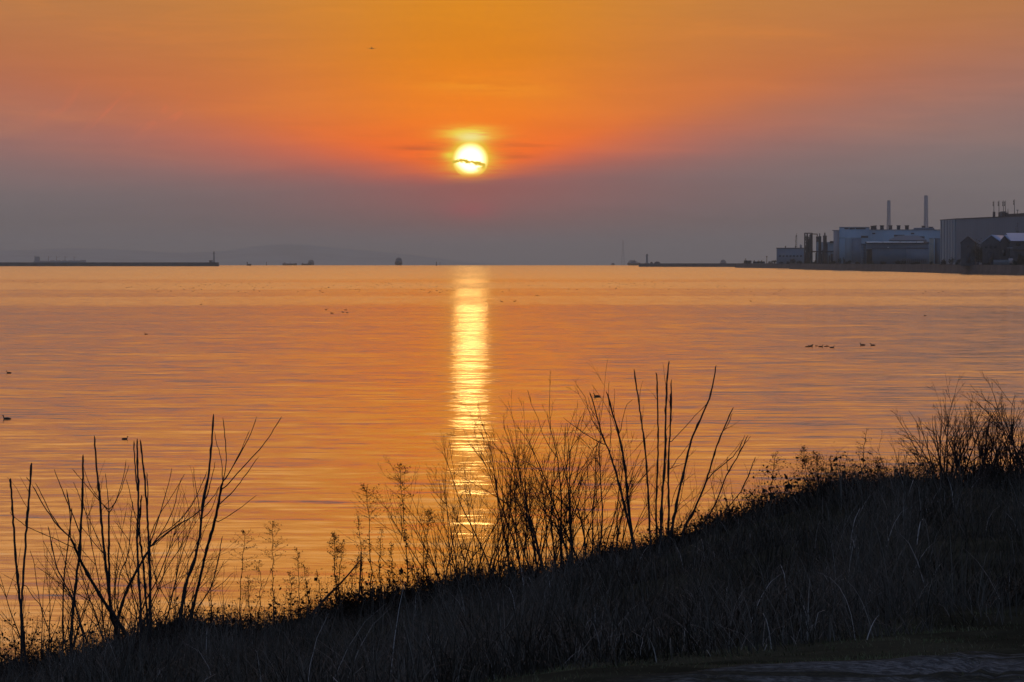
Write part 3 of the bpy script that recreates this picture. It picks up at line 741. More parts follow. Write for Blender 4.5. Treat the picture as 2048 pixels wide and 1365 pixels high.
for k in range(6): m.box(X(1723.6, d), X(1730.4, d), d - .12, d - .0, Z(493 + k * 5.4, d), Z(492.4 + k * 5.4, d))
m.build("rail", M_PALEC, t)
# pale pillar and dark block
d = 2700.0
t = bld("stair_tower", 1863, d, "slim pale stair tower between the long low warehouse and the tall grey hall", "stair tower")
bx(1858.5, 1867.5, 477.8, d, 9).build("wall", mat("cream_cladding", (0.30, 0.29, 0.25), .8, .1, .2, wave=2), t); MB().box(X(1858.1, d), X(1867.9, d), d - .3, d + 9.3, Z(477.8, d), Z(477, d)).build("parapet", M_PALEC, t)
slab(1859, 1867, 488, 489, d, .15).build("rail", M_PALEC, t)
t = bld("factory_building", 1875, d, "dark slate block tucked between the pale stair tower and the tall grey hall")
bx(1868.2, 1881, 478, d + 5, 30).build("wall", M_GREYC, t); MB().box(X(1868.2, d), X(1881, d), d + 4.7, d + 35, Z(478, d), Z(477.2, d)).build("parapet", M_ROOF, t)
# tall grey hall on the right, seen at its corner
t = bld("factory_hall", 1980, 2450.0, "tall grey factory hall with aerials on its roof at the right edge", "factory hall"); SKEW[0] = None
A = (X(1880.5, 2570), 2570.0); B = (X(1909, 2500), 2500.0); C = (X(2210, 2150), 2150.0); zt = Z(437.5, 2500)
n_ = Vector((B[0] - A[0], B[1] - A[1])); Dp = (C[0] + n_.x * -1.0 + 55, C[1] + 110)
E = (A[0] + (C[0] - B[0]), A[1] + (C[1] - B[1]))
m = MB(); m.prism([A, B, (B[0] + .5, B[1] - .2), (A[0] + .5, A[1] + .3)], gz(2500) - .4, zt - .6); m.build("wall", M_PALEC, t)  # left side in a paler colour, standing in for its extra sky light
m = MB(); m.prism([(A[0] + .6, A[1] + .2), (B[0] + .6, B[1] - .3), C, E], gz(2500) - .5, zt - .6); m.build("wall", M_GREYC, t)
m = MB()
def grow(P, c, k): return [(c[0] + (p[0] - c[0]) * k, c[1] + (p[1] - c[1]) * k) for p in P]
cc = ((A[0] + C[0]) / 2, (A[1] + C[1]) / 2); m.prism(grow([A, B, C, E], cc, 1.006), zt - .6, zt); m.build("roof", M_ROOF, t)
m = MB()
for k in range(5):
    u = (k + .5) / 5.; xq, yq = A[0] + (B[0] - A[0]) * u, A[1] + (B[1] - A[1]) * u
    m.tube([(xq - .2, yq - .3, gz(2500)), (xq - .2, yq - .3, zt - .8)], .22, 4)
m.build("downpipe", M_GREYC, t)
# rooftop plant and aerials
def roof_pt(px_, k=18.0):
    """a point of the hall's roof line at a pixel column, set k metres in"""
    u = 0.0
    for _ in range(40):
        xq, yq = B[0] + (C[0] - B[0]) * u, B[1] + (C[1] - B[1]) * u
        cur = 1024 + xq / yq * FPX; u += (px_ - cur) / 301.
    xq, yq = B[0] + (C[0] - B[0]) * u, B[1] + (C[1] - B[1]) * u
    s_ = 1 + k / yq
    return xq * s_, yq * s_
for k, (pa, pb, yt) in enumerate(((1996, 2006, 425), (2000, 2010, 423.5), (2006, 2014, 426), (1985, 1987.5, 424), (2014, 2048, 428.4), (2040, 2120, 427))):
    xa, ya_ = roof_pt(pa, 12); xb, yb_ = roof_pt(pb, 12)
    m = MB(); m.prism([(xa, ya_), (xb, yb_), (xb + 1.5, yb_ + 5 - k * .1), (xa + 1.5, ya_ + 5 - k * .1)], zt - .1 - k * .01, Z(yt, ya_)); m.build("roof_housing", M_ROOF if k != 1 else M_GREYC, t)
for px_, yt, lab in ((1987.3, 402, "leftmost aerial on the tall grey hall, set apart from the others"), (1997.5, 401.5, "second aerial from the left on the tall grey hall"), (2006.3, 401.5, "left one of the close pair of aerials above the roof plant"), (2010.2, 401.5, "right one of the close pair of aerials above the roof plant"), (2015.5, 418, "shortest aerial on the tall grey hall's roof"), (2028.3, 399, "tallest aerial, near the right edge of the photo")):
    xq, yq = roof_pt(px_, 9); z0_ = Z(427, yq) if px_ > 1990 else zt
    a = thing("aerial", (xq, yq, zt), lab, "aerial", "aerials on the hall roof")
    MB().tube([(xq, yq, zt - .1), (xq, yq, Z(yt, yq))], [.26, .14], 6).build("mast", M_STEEL, a)
    m = MB(); zt2 = Z(yt, yq)
    for f in (.0, 1.6): m.box(xq - .75, xq - .3, yq - .12, yq + .12, zt2 - 2.0 - f, zt2 - .6 - f)
    if px_ != 2015.5: m.build("antenna", M_STEEL, a)
xq, yq = roof_pt(2034.5, 9); a = thing("satellite_dish", (xq, yq, zt), "small dish on the hall roof right of the tallest aerial", "dish")
MB().tube([(xq, yq, zt - .1), (xq, yq, Z(422, yq))], .2, 5).build("post", M_STEEL, a)
MB().lathe([(.05, -.3), (.7, -.1), (1.0, .25)], 12, (xq, yq, Z(421, yq))).build("dish", M_PALEC, a)
# gabled brick warehouses in front of the hall
def gable(pa, pb, yeave, ypk, d, depth, label, mw, mr, half=False, rake=0.0, extra=None):
    xa, xb = X(pa, d), X(pb, d); xm = (xa + xb) / 2 if not half else xb
    t = bld("gabled_warehouse", (pa + pb) / 2, d, label, "warehouse", "gabled warehouses on the quay")
    ze, zp = Z(yeave, d), Z(ypk, d); dx_ = depth * rake
    m = MB(); m.prism([(xa, d), (xb, d), (xb + dx_, d + depth), (xa + dx_, d + depth)], gz(d) - .5, ze)
    m.raw([(xa, d, ze), (xb, d, ze), (xm, d, zp)], [(0, 1, 2)]); m.raw([(xa + dx_, d + depth, ze), (xb + dx_, d + depth, ze), (xm + dx_, d + depth, zp)], [(2, 1, 0)]); m.build("wall", mw, t)
    m = MB(); o = .5; th = .35
    for s0, s1 in (((xa - o, ze - .2), (xm, zp)), ((xb + o, ze - .2), (xm, zp))):
        (u0, v0), (u1, v1) = s0, s1
        V = [(u0, d - .6, v0 + .1), (u1, d - .6, v1 + .1), (u1 + dx_, d + depth + .6, v1 + .1), (u0 + dx_, d + depth + .6, v0 + .1), (u0, d - .6, v0 + th + .1), (u1, d - .6, v1 + th + .1), (u1 + dx_, d + depth + .6, v1 + th + .1), (u0 + dx_, d + depth + .6, v0 + th + .1)]
        m.raw(V, [(0, 1, 2, 3), (7, 6, 5, 4), (0, 4, 5, 1), (1, 5, 6, 2), (2, 6, 7, 3), (3, 7, 4, 0)])
    m.build("roof", mr, t)
    return t
M_BRICK = mat("dark_brick", (0.075, 0.085, 0.10), .9, .3, .3)
t = gable(1921.5, 1949.5, 487, 474.5, 2190.0, 70, "lone dark gabled warehouse, leftmost of the gabled ones before the grey hall", M_BRICK, M_ROOF, rake=.02)
slab(1932, 1940, 507, 526, 2190.0).build("door", M_ROOF, t); slab(1934, 1937.5, 492, 495, 2190.0).build("window", M_GLASS, t)
t = gable(1965, 2000, 485, 471.5, 2140.0, 60, "dark gabled warehouse right of the big dark tree", M_BRICK, M_ROOFB, rake=.12)
slab(1976, 1988, 506, 526, 2140.0).build("door", M_ROOF, t)
for k in range(3): slab(1970 + k * 9, 1974 + k * 9, 492, 497, 2140.0).build("window", M_GLASS, t)
t = gable(2000.5, 2018, 484, 471.5, 2120.0, 60, "narrow dark gable nestled against the long blue roofed shed", M_BRICK, M_ROOFB, rake=.12)
slab(2005, 2011, 500, 512, 2120.0).build("window", M_GLASS, t)
# blue roofed shed at the right edge
d = 2090.0
t = bld("shed", 2080, d, "long shed with a bright blue sheet roof at the right edge", "shed")
bx(2019, 2180, 483, d, 40).build("wall", M_BRICK, t)
m = MB(); xa, xb = X(2015, d), X(2184, d)
m.raw([(xa + 2, d - 1.5, Z(482.8, d)), (xb, d - 1.5, Z(482.8, d)), (xb, d + 16, Z(466, d)), (xa - 1, d + 16, Z(466, d)), (xb, d + 41, Z(482.8, d)), (xa + 2, d + 41, Z(482.8, d))], [(0, 1, 2, 3), (3, 2, 4, 5)]); m.build("roof", M_ROOFB, t)
m = MB(); m.box(xa + 2, xb, d - 1.8, d - 1.5, Z(483.8, d), Z(482.4, d)); m.build("gutter", M_ROOF, t)
slab(2017, 2028, 495.5, 497, d - 6, .8).build("canopy", M_PALEC, t)
slab(2026, 2180, 498, 501.5, d, .9).build("rail", M_ROOF, t)
slab(2018, 2027, 517, 527, d - 2, .3).build("shutter", M_PINK, t)
for k in range(6): slab(2032 + k * 22, 2040 + k * 22, 487, 492, d).build("window", M_GLASS, t)
# picket-like fence before the gabled warehouses
d = 2070.0
t = bld("slatted_fence", 2000, d, "pale slatted fence before the gabled warehouse at the right", "fence", None)
m = MB()
for k in range(26): m.box(X(1987 + k * 1.25, d), X(1987.55 + k * 1.25, d), d, d + .1, gz(d), Z(520, d))
m.build("slat_panel", M_PALEC, t)
m = MB().box(X(1986, d), X(2020, d), d + .11, d + .2, Z(523, d), Z(522.4, d)); m.build("rail", M_PALEC, t)
SKEW[0] = None
# cable-stayed bridge towers beyond the factory
def btower(px_, yt, d, label, wpx):
    x0 = X(px_, d); z0 = drop(d); h_ = Z(yt, d) - z0; w_ = wpx * d / FPX / 2
    t = thing("bridge_tower", (x0, d, z0), label, "bridge tower", "towers of the far cable bridge")
    m = MB()
    m.lathe([(w_ * 2.2, -3), (w_ * 1.8, h_ * .45), (w_ * 1.45, h_ * .8), (w_ * 1.4, h_), (0.01, h_)], 4, (x0, d, z0)); m.build("pylon", M_BRIDGE, t)
    m = MB().box(x0 - w_ * 1.12, x0 + w_ * 1.12, d - 4.4, d + 4.4, z0 + h_, z0 + h_ + 1.2); m.build("cap", M_BRIDGE, t)
    c = MB()
    for k in range(12):
        zt_ = z0 + h_ * (.93 - k * .035)
        for s in (-1, 1):
            c.tube([(x0, d, zt_), (x0 + s * (17 + 0 * k) * d / FPX * (1 - k * .045), d + s * (210 - k * 12), z0 + 40)], 1.0, 4)
    c.build("cable", M_BRIDGE, t)
    return t
btower(1777.3, 402.3, 8900.0, "shorter bridge tower with cables, rising over the pale blue building", 5.0)
btower(1851.8, 392.3, 8450.0, "taller bridge tower with cables, left of the tall grey hall", 5.6)
t = thing("bridge_deck", (X(1815, 8700), 8700, drop(8700) + 40), "far bridge roadway hidden behind the factory", "bridge deck")
P1_, P2_ = Vector((X(1777, 8900), 8900)), Vector((X(1851, 8450), 8450)); q_ = (P2_ - P1_)
Pa, Pb = P1_ - q_ * .25, P2_ + q_ * .18; nn_ = Vector((-q_.y, q_.x)).normalized() * 9
m = MB(); m.prism([tuple(Pa - nn_), tuple(Pb - nn_), tuple(Pb + nn_), tuple(Pa + nn_)][::-1], drop(8700) + 37, drop(8700) + 40); m.build("roadway", M_BRIDGE, t)

# ---------------- leafy clumps
def clump(m, c, rx, ry, rz, n, s, seed):
    r = np.random.default_rng(seed)
    k = max(3, int(n / 60)); cen = r.normal(0, .38, (k, 3)); cen[:, 2] = np.abs(cen[:, 2]) * .9 + .15
    q = cen[r.integers(0, k, n)] + r.normal(0, .2, (n, 3))
    q[:, 2] = np.clip(q[:, 2], 0.0, None)
    P = np.array(c) + q * np.array([rx, ry, rz])
    a = r.normal(0, 1, (n, 3)); a /= np.linalg.norm(a, axis=1)[:, None]; b = np.cross(a, r.normal(0, 1, (n, 3))); b /= np.linalg.norm(b, axis=1)[:, None]
    sz = s * r.uniform(.5, 1.3, n)[:, None]
    V = np.stack([P - a * sz, P + b * sz * .6, P + a * sz, P - b * sz * .6], 1).reshape(-1, 3)
    m.raw(V, np.arange(4 * n).reshape(-1, 4)); return m
def bush_far(px_, d, wpx, ytop, label, seed, group="dark bushes along the quay edge"):
    x0 = X(px_, d); z0 = gz(d); h_ = max(1.0, Z(ytop, d) - z0); r_ = wpx * d / FPX / 2
    t = thing("bush", (x0, d, z0), label, "bush", group)
    clump(MB(), (x0, d, z0), r_ * 1.1, r_, h_ * .9, 420, max(.25, r_ * .13), seed).build("foliage", M_LEAF_D, t)
    m = MB()
    for k in range(4): m.tube([(x0 + (k - 1.5) * r_ * .1, d, z0 - .2), (x0 + (k - 1.5) * r_ * .4, d, z0 + h_ * .6)], [.12, .05], 5)
    m.build("stem", M_STEEL, t)
land_line = [(1470, 4300), (1579, 3500), (1660, 3080), (1760, 2730), (1900, 2290), (2050, 1950), (2200, 1700)]
def dline(px_): return float(np.interp(px_, [p[0] for p in land_line], [p[1] for p in land_line]))
BUSH = [(1492, 8, 519.5, "leftmost dark round bush on the far quay tip"), (1499, 5, 520.5, "small bush right beside the leftmost one"), (1508, 5, 522, "low bush third from the far quay tip"), (1517, 7, 521.5, "low broad bush left of the lone lamp post on the quay"),
    (1524, 6, 522, "low bush touching the lamp post's left side"), (1541, 8, 521.2, "bush just right of the lone lamp post"), (1549, 8, 520.8, "dark bush at the left foot of the low slate blue building"),
    (1562, 9, 524, "scrubby bush before the left half of the low slate blue building"), (1577, 9, 523.5, "scrubby bush before the middle of the low slate blue building"), (1587, 8, 517.5, "upright bush before the right half of the low slate blue building"), (1599, 11, 521.5, "broad bush left of the dark steel frame"),
    (1612, 9, 521.5, "bush at the foot of the dark steel frame"), (1630, 12, 523, "bush below the first stack"), (1647, 10, 522.5, "bush below the widest stack"), (1666, 14, 522, "broad bush before the buff block"), (1680, 8, 515.5, "tall thin bush right of the buff block"),
    (1688, 6, 513, "tallest upright bush before the pale blue building"), (1696, 12, 521.5, "bush under the right end of the pipe bridge"), (1713, 12, 525, "low bush left of the long low warehouse"), (1740, 14, 524.5, "low bush at the warehouse's dark door"), (1768, 16, 524, "flat bush before the warehouse's left half"), (1796, 14, 519, "rounded bush before the middle of the long low warehouse"),
    (1808, 10, 518.5, "dark upright bush right of the warehouse's middle"), (1832, 16, 525, "flat bush before the warehouse's right half"), (1862, 10, 523, "bush at the foot of the pale stair tower"), (1888, 14, 519.5, "bush before the pale side of the tall grey hall"), (1903, 12, 514.5, "taller bush at the corner of the tall grey hall"),
    (1918, 12, 521, "bush left of the lone gabled warehouse"), (1937, 14, 525, "low bush under the lone gabled warehouse"), (1975, 12, 524.5, "low bush right of the big dark tree"), (2030, 12, 522, "bush left of the dark tree at the right edge"), (2060, 16, 521, "bush just beyond the right edge")]
for k, (px_, wpx, yt, lab) in enumerate(BUSH):
    bush_far(px_, dline(px_) + 14, wpx * 1.15, yt, lab, 50 + k)
def tree_far(px_, d, wpx, ytop, label, seed, z0=None):
    x0 = X(px_, d); z0 = gz(d) if z0 is None else z0; h_ = Z(ytop, d) - z0; r_ = wpx * d / FPX / 2
    t = thing("tree", (x0, d, z0), label, "tree", "trees among the factory buildings")
    m = MB(); m.tube([(x0, d, z0 - .3), (x0 + .1, d, z0 + h_ * .3), (x0, d, z0 + h_ * .8)], [.4, .3, .1], 7)
    rr_ = random.Random(seed)
    for k in range(8):
        a = rr_.uniform(0, 6.28); zz_ = z0 + h_ * rr_.uniform(.25, .6)
        m.tube([(x0, d, zz_), (x0 + math.cos(a) * r_ * .6, d + math.sin(a) * r_ * .6, zz_ + h_ * .2)], [.15, .05], 5)
    m.build("trunk", M_STEEL, t)
    clump(MB(), (x0, d, z0 + h_ * .12), r_ * 1.15, r_ * 1.1, h_ * .75, 1500, max(.3, r_ * .12), seed).build("crown", M_LEAF_D, t)
tree_far(1956, 2160.0, 19, 476, "big dark tree between the lone gabled warehouse and its neighbour", 3)
tree_far(2042, 2040.0, 14, 508, "dark tree before the blue roofed shed at the right edge", 4)
tree_far(2033, 2200.0, 12, 455, "dark tree top rising behind the blue roofed shed", 6)
tree_far(1965, 2175.0, 16, 487, "lower dark tree leaning on the big one from the right", 9)
# lone lamp post on the quay tip
d = 4080.0; x0 = X(1533.5, d); t = thing("lamp_post", (x0, d, gz(d)), "lone dark lamp post on the far quay tip", "lamp post")
MB().tube([(x0, d, gz(d) - .3), (x0, d, Z(514.5, d))], [.45, .3], 6).build("post", M_STEEL, t)
MB().box(x0 - .75, x0 + .75, d - .6, d + .6, Z(515, d), Z(512.6, d)).build("lamp_head", M_STEEL, t)
# two low sheds on the quay tip
for pa, pb, yt, d, lab in ((1488, 1503, 521.5, 4180.0, "tiny low shed under the leftmost bushes on the far quay tip"), (1506, 1530, 523.5, 4140.0, "long low shed beside the lone lamp post")):
    t = bld("shed", (pa + pb) / 2, d, lab, "shed", "low sheds on the quay tip"); bx(pa, pb, yt + .6, d, 10).build("wall", M_GREYC, t); MB().box(X(pa - .4, d), X(pb + .4, d), d - .5, d + 10.5, Z(yt + .6, d), Z(yt, d)).build("roof", M_ROOF, t)

SKEW[0] = None
# ---------------- airliner
d = 14000.0; c = at(743.5, 97, d); s = 40.0 / 34
t = thing("airliner", tuple(c), "tiny airliner flying high to the left above the sun", "airliner")
def PL(pts): return [(c.x + a * s, c.y + b * s, c.z + e * s) for a, b, e in pts]
m = MB(); ys = [-19, -18.2, -16, -12, 0, 10, 15, 18.5]; rs = [.15, .9, 1.6, 1.95, 1.95, 1.8, 1.1, .3]
m.tube(PL([(0, y, (.0 if y < 10 else (y - 10) * .12)) for y in ys]), [r * s * 1.25 for r in rs], 12); m.build("fuselage", M_STEEL, t, True)
for sg in (-1, 1):
    m = MB(); V = PL([(0, -5, -.9), (0, 3, -.9), (sg * 17, 6.5, .9), (sg * 17, 4.6, .9), (0, -5, -.35), (0, 3, -.3), (sg * 17, 6.5, 1.05), (sg * 17, 4.6, 1.05)]); m.raw(V, [(0, 1, 2, 3), (7, 6, 5, 4), (0, 3, 7, 4), (3, 2, 6, 7), (2, 1, 5, 6)]); m.build("wing", M_STEEL, t)
    m = MB(); m.tube(PL([(sg * 5.6, -5.5, -1.7), (sg * 5.6, -4.5, -1.7), (sg * 5.6, -1, -1.6)]), [1.0, 1.25, .8], 12); m.build("engine", M_STEEL, t, True)
    m = MB(); V = PL([(0, 14, .8), (0, 17.5, .8), (sg * 6, 19, 1.2), (sg * 6, 17.6, 1.2), (0, 14, 1.0), (0, 17.5, 1.0), (sg * 6, 19, 1.3), (sg * 6, 17.6, 1.3)]); m.raw(V, [(0, 1, 2, 3), (7, 6, 5, 4), (0, 3, 7, 4), (3, 2, 6, 7), (2, 1, 5, 6)]); m.build("tailplane", M_STEEL, t)
m = MB(); V = PL([(-.2, 12, 1.5), (-.2, 17, 1.2), (-.2, 19.5, 7.5), (-.2, 17.5, 7.5), (.2, 12, 1.5), (.2, 17, 1.2), (.2, 19.5, 7.5), (.2, 17.5, 7.5)]); m.raw(V, [(0, 1, 2, 3), (7, 6, 5, 4), (0, 3, 7, 4), (3, 2, 6, 7), (2, 1, 5, 6)]); m.build("fin", M_STEEL, t)

# ---------------- waterbirds
M_DUCK = mat("dark_brown_plumage", (0.03, 0.024, 0.02), .8, .4, 14.0)
def duck_mesh(name, sleep=False):
    """one continuous body: tail, rounded back, neck, head and bill; swims along +x"""
    if not sleep:
        path = [(-.26, 0, .075, .006, .03), (-.22, 0, .06, .022, .05), (-.15, 0, .045, .055, .085), (-.05, 0, .04, .078, .11), (.06, 0, .04, .076, .11), (.13, 0, .05, .058, .088), (.165, 0, .09, .036, .045), (.172, 0, .14, .027, .033), (.18, 0, .19, .03, .036), (.20, 0, .215, .034, .04), (.225, 0, .217, .026, .034), (.245, 0, .208, .012, .02), (.285, 0, .20, .007, .016), (.30, 0, .198, .002, .008)]
    else:
        path = [(-.24, 0, .07, .006, .03), (-.2, 0, .055, .024, .05), (-.13, 0, .045, .06, .09), (-.03, 0, .045, .085, .115), (.08, 0, .045, .08, .11), (.14, 0, .06, .055, .08), (.15, 0, .10, .036, .05), (.13, 0, .135, .036, .042), (.095, 0, .145, .03, .034), (.06, 0, .13, .01, .018)]
    P = np.array([p[:3] for p in path]); t_ = np.gradient(P, axis=0); t_ /= np.linalg.norm(t_, axis=1)[:, None]
    up_ = np.stack([-t_[:, 2], 0 * t_[:, 0], t_[:, 0]], 1); a = np.arange(10) * 2 * math.pi / 10
    ring = P[:, None, :] + np.cos(a)[None, :, None] * np.array([p[3] for p in path])[:, None, None] * up_[:, None, :] + np.sin(a)[None, :, None] * np.array([p[4] for p in path])[:, None, None] * np.array([0, 1.0, 0])[None, None, :]
    V = ring.reshape(-1, 3); n = len(path); i = np.arange(n - 1)[:, None] * 10; j = np.arange(10)[None, :]; jn = (j + 1) % 10
    m = MB(); m.raw(V, np.stack([i + j, i + jn, i + 10 + jn, i + 10 + j], -1).reshape(-1, 4)); m.raw(V, [tuple(range(9, -1, -1))]); m.raw(V, [tuple(range((n - 1) * 10, n * 10))])
    return m.mesh(name, M_DUCK, True)
DK = duck_mesh("duck"); DK2 = duck_mesh("resting_duck", True)
def dist_of(py):
    """distance at which the curved sea meets a photograph row"""
    lo, hi = 40.0, 10500.0
    for _ in range(60):
        mid = (lo + hi) / 2; z_ = Z(py, mid)
        if z_ > drop(mid): lo = mid
        else: hi = mid
    return lo
def duck(px_, py, yaw, label, sc=1.0, me=None, group=None):
    dd = dist_of(py); x_ = X(px_, dd); o = bpy.data.objects.new("duck", me or DK); SC.collection.objects.link(o)
    o.location = (x_, dd, drop(math.hypot(x_, dd)) - .02 * sc); o.rotation_euler = (0, 0, yaw); o.scale = (sc,) * 3
    return tag(o, label, "duck", group)
L_, R_ = math.pi, 0.0
G = "ducks swimming nearer the shore"
for px_, py, yaw, sc, lab in (
    (12.5, 838.5, L_, 1.05, "large dark duck facing left near the left edge, above the tall bare stems"),
    (17, 746.5, L_ + .2, .9, "small duck near the left edge, above the large one"),
    (292, 669, L_, .9, "lone duck in the open water between the left breakwater and the left bush"),
    (402, 609.5, R_, .95, "lone duck nearest below the left lighthouse"),
    (249, 878.5, R_, .7, "duck low in the water just right of the tall stem of the left bush"),
    (1194, 793.5, L_, 1.05, "duck seen among the bare twigs right of the glitter path"),
    (652, 620, R_, 1.0, "upper left duck of the loose group left of the glitter path"),
    (664, 627, L_, 1.25, "lowest duck of the loose group left of the glitter path"),
    (686, 625, L_, 1.05, "second duck from the right, lower row of the loose group"),
    (691, 620.5, R_, 1.05, "upper right duck of the loose group left of the glitter path"),
    (694.5, 626.3, L_, .95, "smallest, rightmost duck of the loose group"),
    (972, 604, L_, 1.05, "duck at the right rim of the glitter path"),
    (1003.5, 604, L_, 1.25, "first duck to the right of the glitter path, alone"),
    (1029.5, 603.5, R_, 1.3, "second duck to the right of the glitter path, head up"),
    (1073, 592, R_, 1.1, "left duck of a close pair right of the glitter path"),
    (1076.5, 592, R_, .9, "right duck of a close pair right of the glitter path"),
    (1502, 603, L_, 1.0, "lone duck below the right breakwater's right end"),
    (1850.5, 632, L_, .9, "lone duck far right, above the pair of ducks"),
    (1614.5, 694, R_, .85, "leftmost duck of the row of seven"),
    (1621, 693.5, R_, 1.1, "second duck of the row of seven, overlapping another"),
    (1623, 692.3, R_, .8, "half hidden duck behind the second of the row"),
    (1633.3, 692.6, L_, .6, "smallest duck in the middle of the row of seven"),
    (1642, 694, R_, 1.1, "duck with a pointed tail, right of the smallest one in the row"),
    (1651.6, 693.6, R_, .75, "left duck of two close together in the row"),
    (1656, 693.0, L_, .65, "right duck of two close together in the row"),
    (1664.5, 695.8, R_, 1.1, "rightmost and lowest duck of the row of seven"),
    (1725.5, 690.8, L_, 1.25, "left duck of the pair right of the row"),
    (1746, 691.3, L_, 1.2, "right duck of the pair, head held high")):
    duck(px_, py, yaw, lab, sc * .85, None, G)
ro = random.Random(23)
def far_flock(n, x0, x1, y0, y1, label, group, sc=(.65, 1.0)):
    k = 0
    cen = [(ro.uniform(x0, x1), ro.uniform(y0, y1)) for _ in range(max(4, n // 4))]
    while k < n:
        c_ = ro.choice(cen); px_ = c_[0] + ro.gauss(0, (x1 - x0) * .07); py = c_[1] + ro.gauss(0, (y1 - y0) * .16)
        if not (x0 <= px_ <= x1 and y0 <= py <= y1): continue
        duck(px_, py, ro.choice((L_, R_)) + ro.uniform(-.5, .5), label, ro.uniform(*sc), DK2 if ro.random() < .4 else DK, group); k += 1
far_flock(30, 20, 300, 562, 572, "tiny dark bird in the scattered raft far out at the left", "far birds at the left")
far_flock(80, 240, 720, 566, 588, "tiny dark bird in the long raft between the left lighthouse and the glitter path", "far birds left of the glitter path")
far_flock(60, 720, 1110, 563, 586, "tiny dark bird in the raft lying across the glitter path", "far birds at the glitter path")
far_flock(50, 1110, 1460, 560, 582, "tiny dark bird in the raft right of the glitter path", "far birds right of the glitter path")
far_flock(14, 1460, 1980, 562, 592, "tiny dark bird among the few scattered far out at the right", "far birds at the right", (.65, 1.0))
# ------------------------------------------------------------------ the bank in front
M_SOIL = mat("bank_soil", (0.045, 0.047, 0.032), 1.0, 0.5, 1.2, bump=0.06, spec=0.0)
RIDGE_PX = [(-900, 1480), (-400, 1400), (0, 1345), (120, 1325), (210, 1300), (300, 1254), (400, 1242), (560, 1238), (640, 1212), (800, 1184), (960, 1160), (1100, 1136), (1190, 1098), (1300, 1076), (1420, 1034), (1500, 1014), (1600, 994), (1700, 972), (1850, 968), (1950, 955), (2048, 945), (2400, 925), (3200, 900)]
RD = 34.0
_rx = np.array([X(p, RD) for p, _ in RIDGE_PX]); _rz = np.array([Z(q, RD) for _, q in RIDGE_PX]) - 0.10
_rx = np.concatenate([[-120], _rx, [140]]); _rz = np.concatenate([[_rz[0] - 1.2], _rz, [_rz[-1] + 1.0]])
_tab = np.random.default_rng(99).uniform(-1, 1, (64, 64))
def vnoise(x, y, s):
    x = np.asarray(x) * s + 700.3; y = np.asarray(y) * s + 900.7
    xi = np.floor(x).astype(int); yi = np.floor(y).astype(int); fx = x - xi; fy = y - yi
    fx = fx * fx * (3 - 2 * fx); fy = fy * fy * (3 - 2 * fy)
    g = lambda a, b: _tab[a % 64, b % 64]
    return (g(xi, yi) * (1 - fx) + g(xi + 1, yi) * fx) * (1 - fy) + (g(xi, yi + 1) * (1 - fx) + g(xi + 1, yi + 1) * fx) * fy
def ss(t): t = np.clip(t, 0, 1); return t * t * (3 - 2 * t)
def ground(x, y):
    x = np.asarray(x, float); y = np.asarray(y, float)
    zr = np.interp(x, _rx, _rz)
    z0 = 6.42 - 0.16 * np.clip(0.2 - x, 0, 20) ** 1.0 - 0.02 * np.clip(x - 3, 0, 40)
    z0 = np.maximum(z0, 4.6)
    flat = ss((y - 16.5) / 3.5)                            # path and verge are level, then the ground sinks and rises to the ridge
    u = np.clip((y - 14) / (RD - 14), 0, 1)
    mid = z0 * (1 - u) + zr * u - 0.35 * np.sin(math.pi * u) * (0.25 + 0.75 * ss((2.5 - x) / 4))
    z = np.where(y < 14, z0, mid)
    back = y - RD
    z = np.where(back > 0, zr - 0.06 * back - 0.55 * np.clip(back - 1.0, 0, 40), z)
    rough = 0.03 + 0.13 * ss((y - 17) / 5)
    z = z + rough * (vnoise(x, y, .55) * .7 + vnoise(x, y, 1.7) * .35)
    z = z + 0.02 * vnoise(x, y, 4.0)
    return np.maximum(z, -2.5)
def G(x, y): return float(ground(x, y))
xs = np.concatenate([np.arange(-120, -16, 4.0), np.arange(-16, 20, 0.25), np.arange(20, 141, 4.0)])
ys = np.concatenate([np.arange(-500, -20, 40.0), np.arange(-20, 10, 2.0), np.arange(10, 52, 0.25), [56]])
XX, YY = np.meshgrid(xs, ys); ZZ = ground(XX, YY)
n = len(xs); i = np.arange(len(ys) - 1)[:, None] * n; j = np.arange(n - 1)[None, :]
m = MB(); m.raw(np.stack([XX, YY, ZZ], -1).reshape(-1, 3), np.stack([i + j, i + j + 1, i + n + j + 1, i + n + j], -1).reshape(-1, 4))
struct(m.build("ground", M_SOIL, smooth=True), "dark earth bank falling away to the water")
# gravel path at the lower right
def path_mat():
    m = bpy.data.materials.new("path_gravel"); m.use_nodes = True; m.node_tree.nodes.clear(); K = NT(m.node_tree)
    b = K.new('ShaderNodeBsdfPrincipled'); o = K.new('ShaderNodeOutputMaterial'); K.l.new(b.outputs[0], o.inputs[0]); b.inputs['Roughness'].default_value = 1.0; b.inputs['Specular IOR Level'].default_value = 0.0
    t = K.new('ShaderNodeTexCoord').outputs['Object']
    sp_ = K.new('ShaderNodeMapping'); sp_.inputs['Scale'].default_value = (.55, 2.1, 1); K.l.new(t, sp_.inputs[0]); n1 = K.noise(sp_.outputs[0], 1.0, 6.0, .68, .6); n2 = K.noise(t, 22.0, 4.0, .75)
    c = K.mix(K.sstep(n1, .42, .56), (.055, .058, .042, 1), (.15, .17, .175, 1)); c = K.mix(K.sstep(n2, .35, .6, 0, .75), c, (.025, .027, .025, 1))
    K.l.new(c, b.inputs['Base Color']); bp = K.new('ShaderNodeBump'); bp.inputs['Distance'].default_value = .03; K.l.new(n2, bp.inputs['Height']); K.l.new(bp.outputs[0], b.inputs['Normal'])
    return m
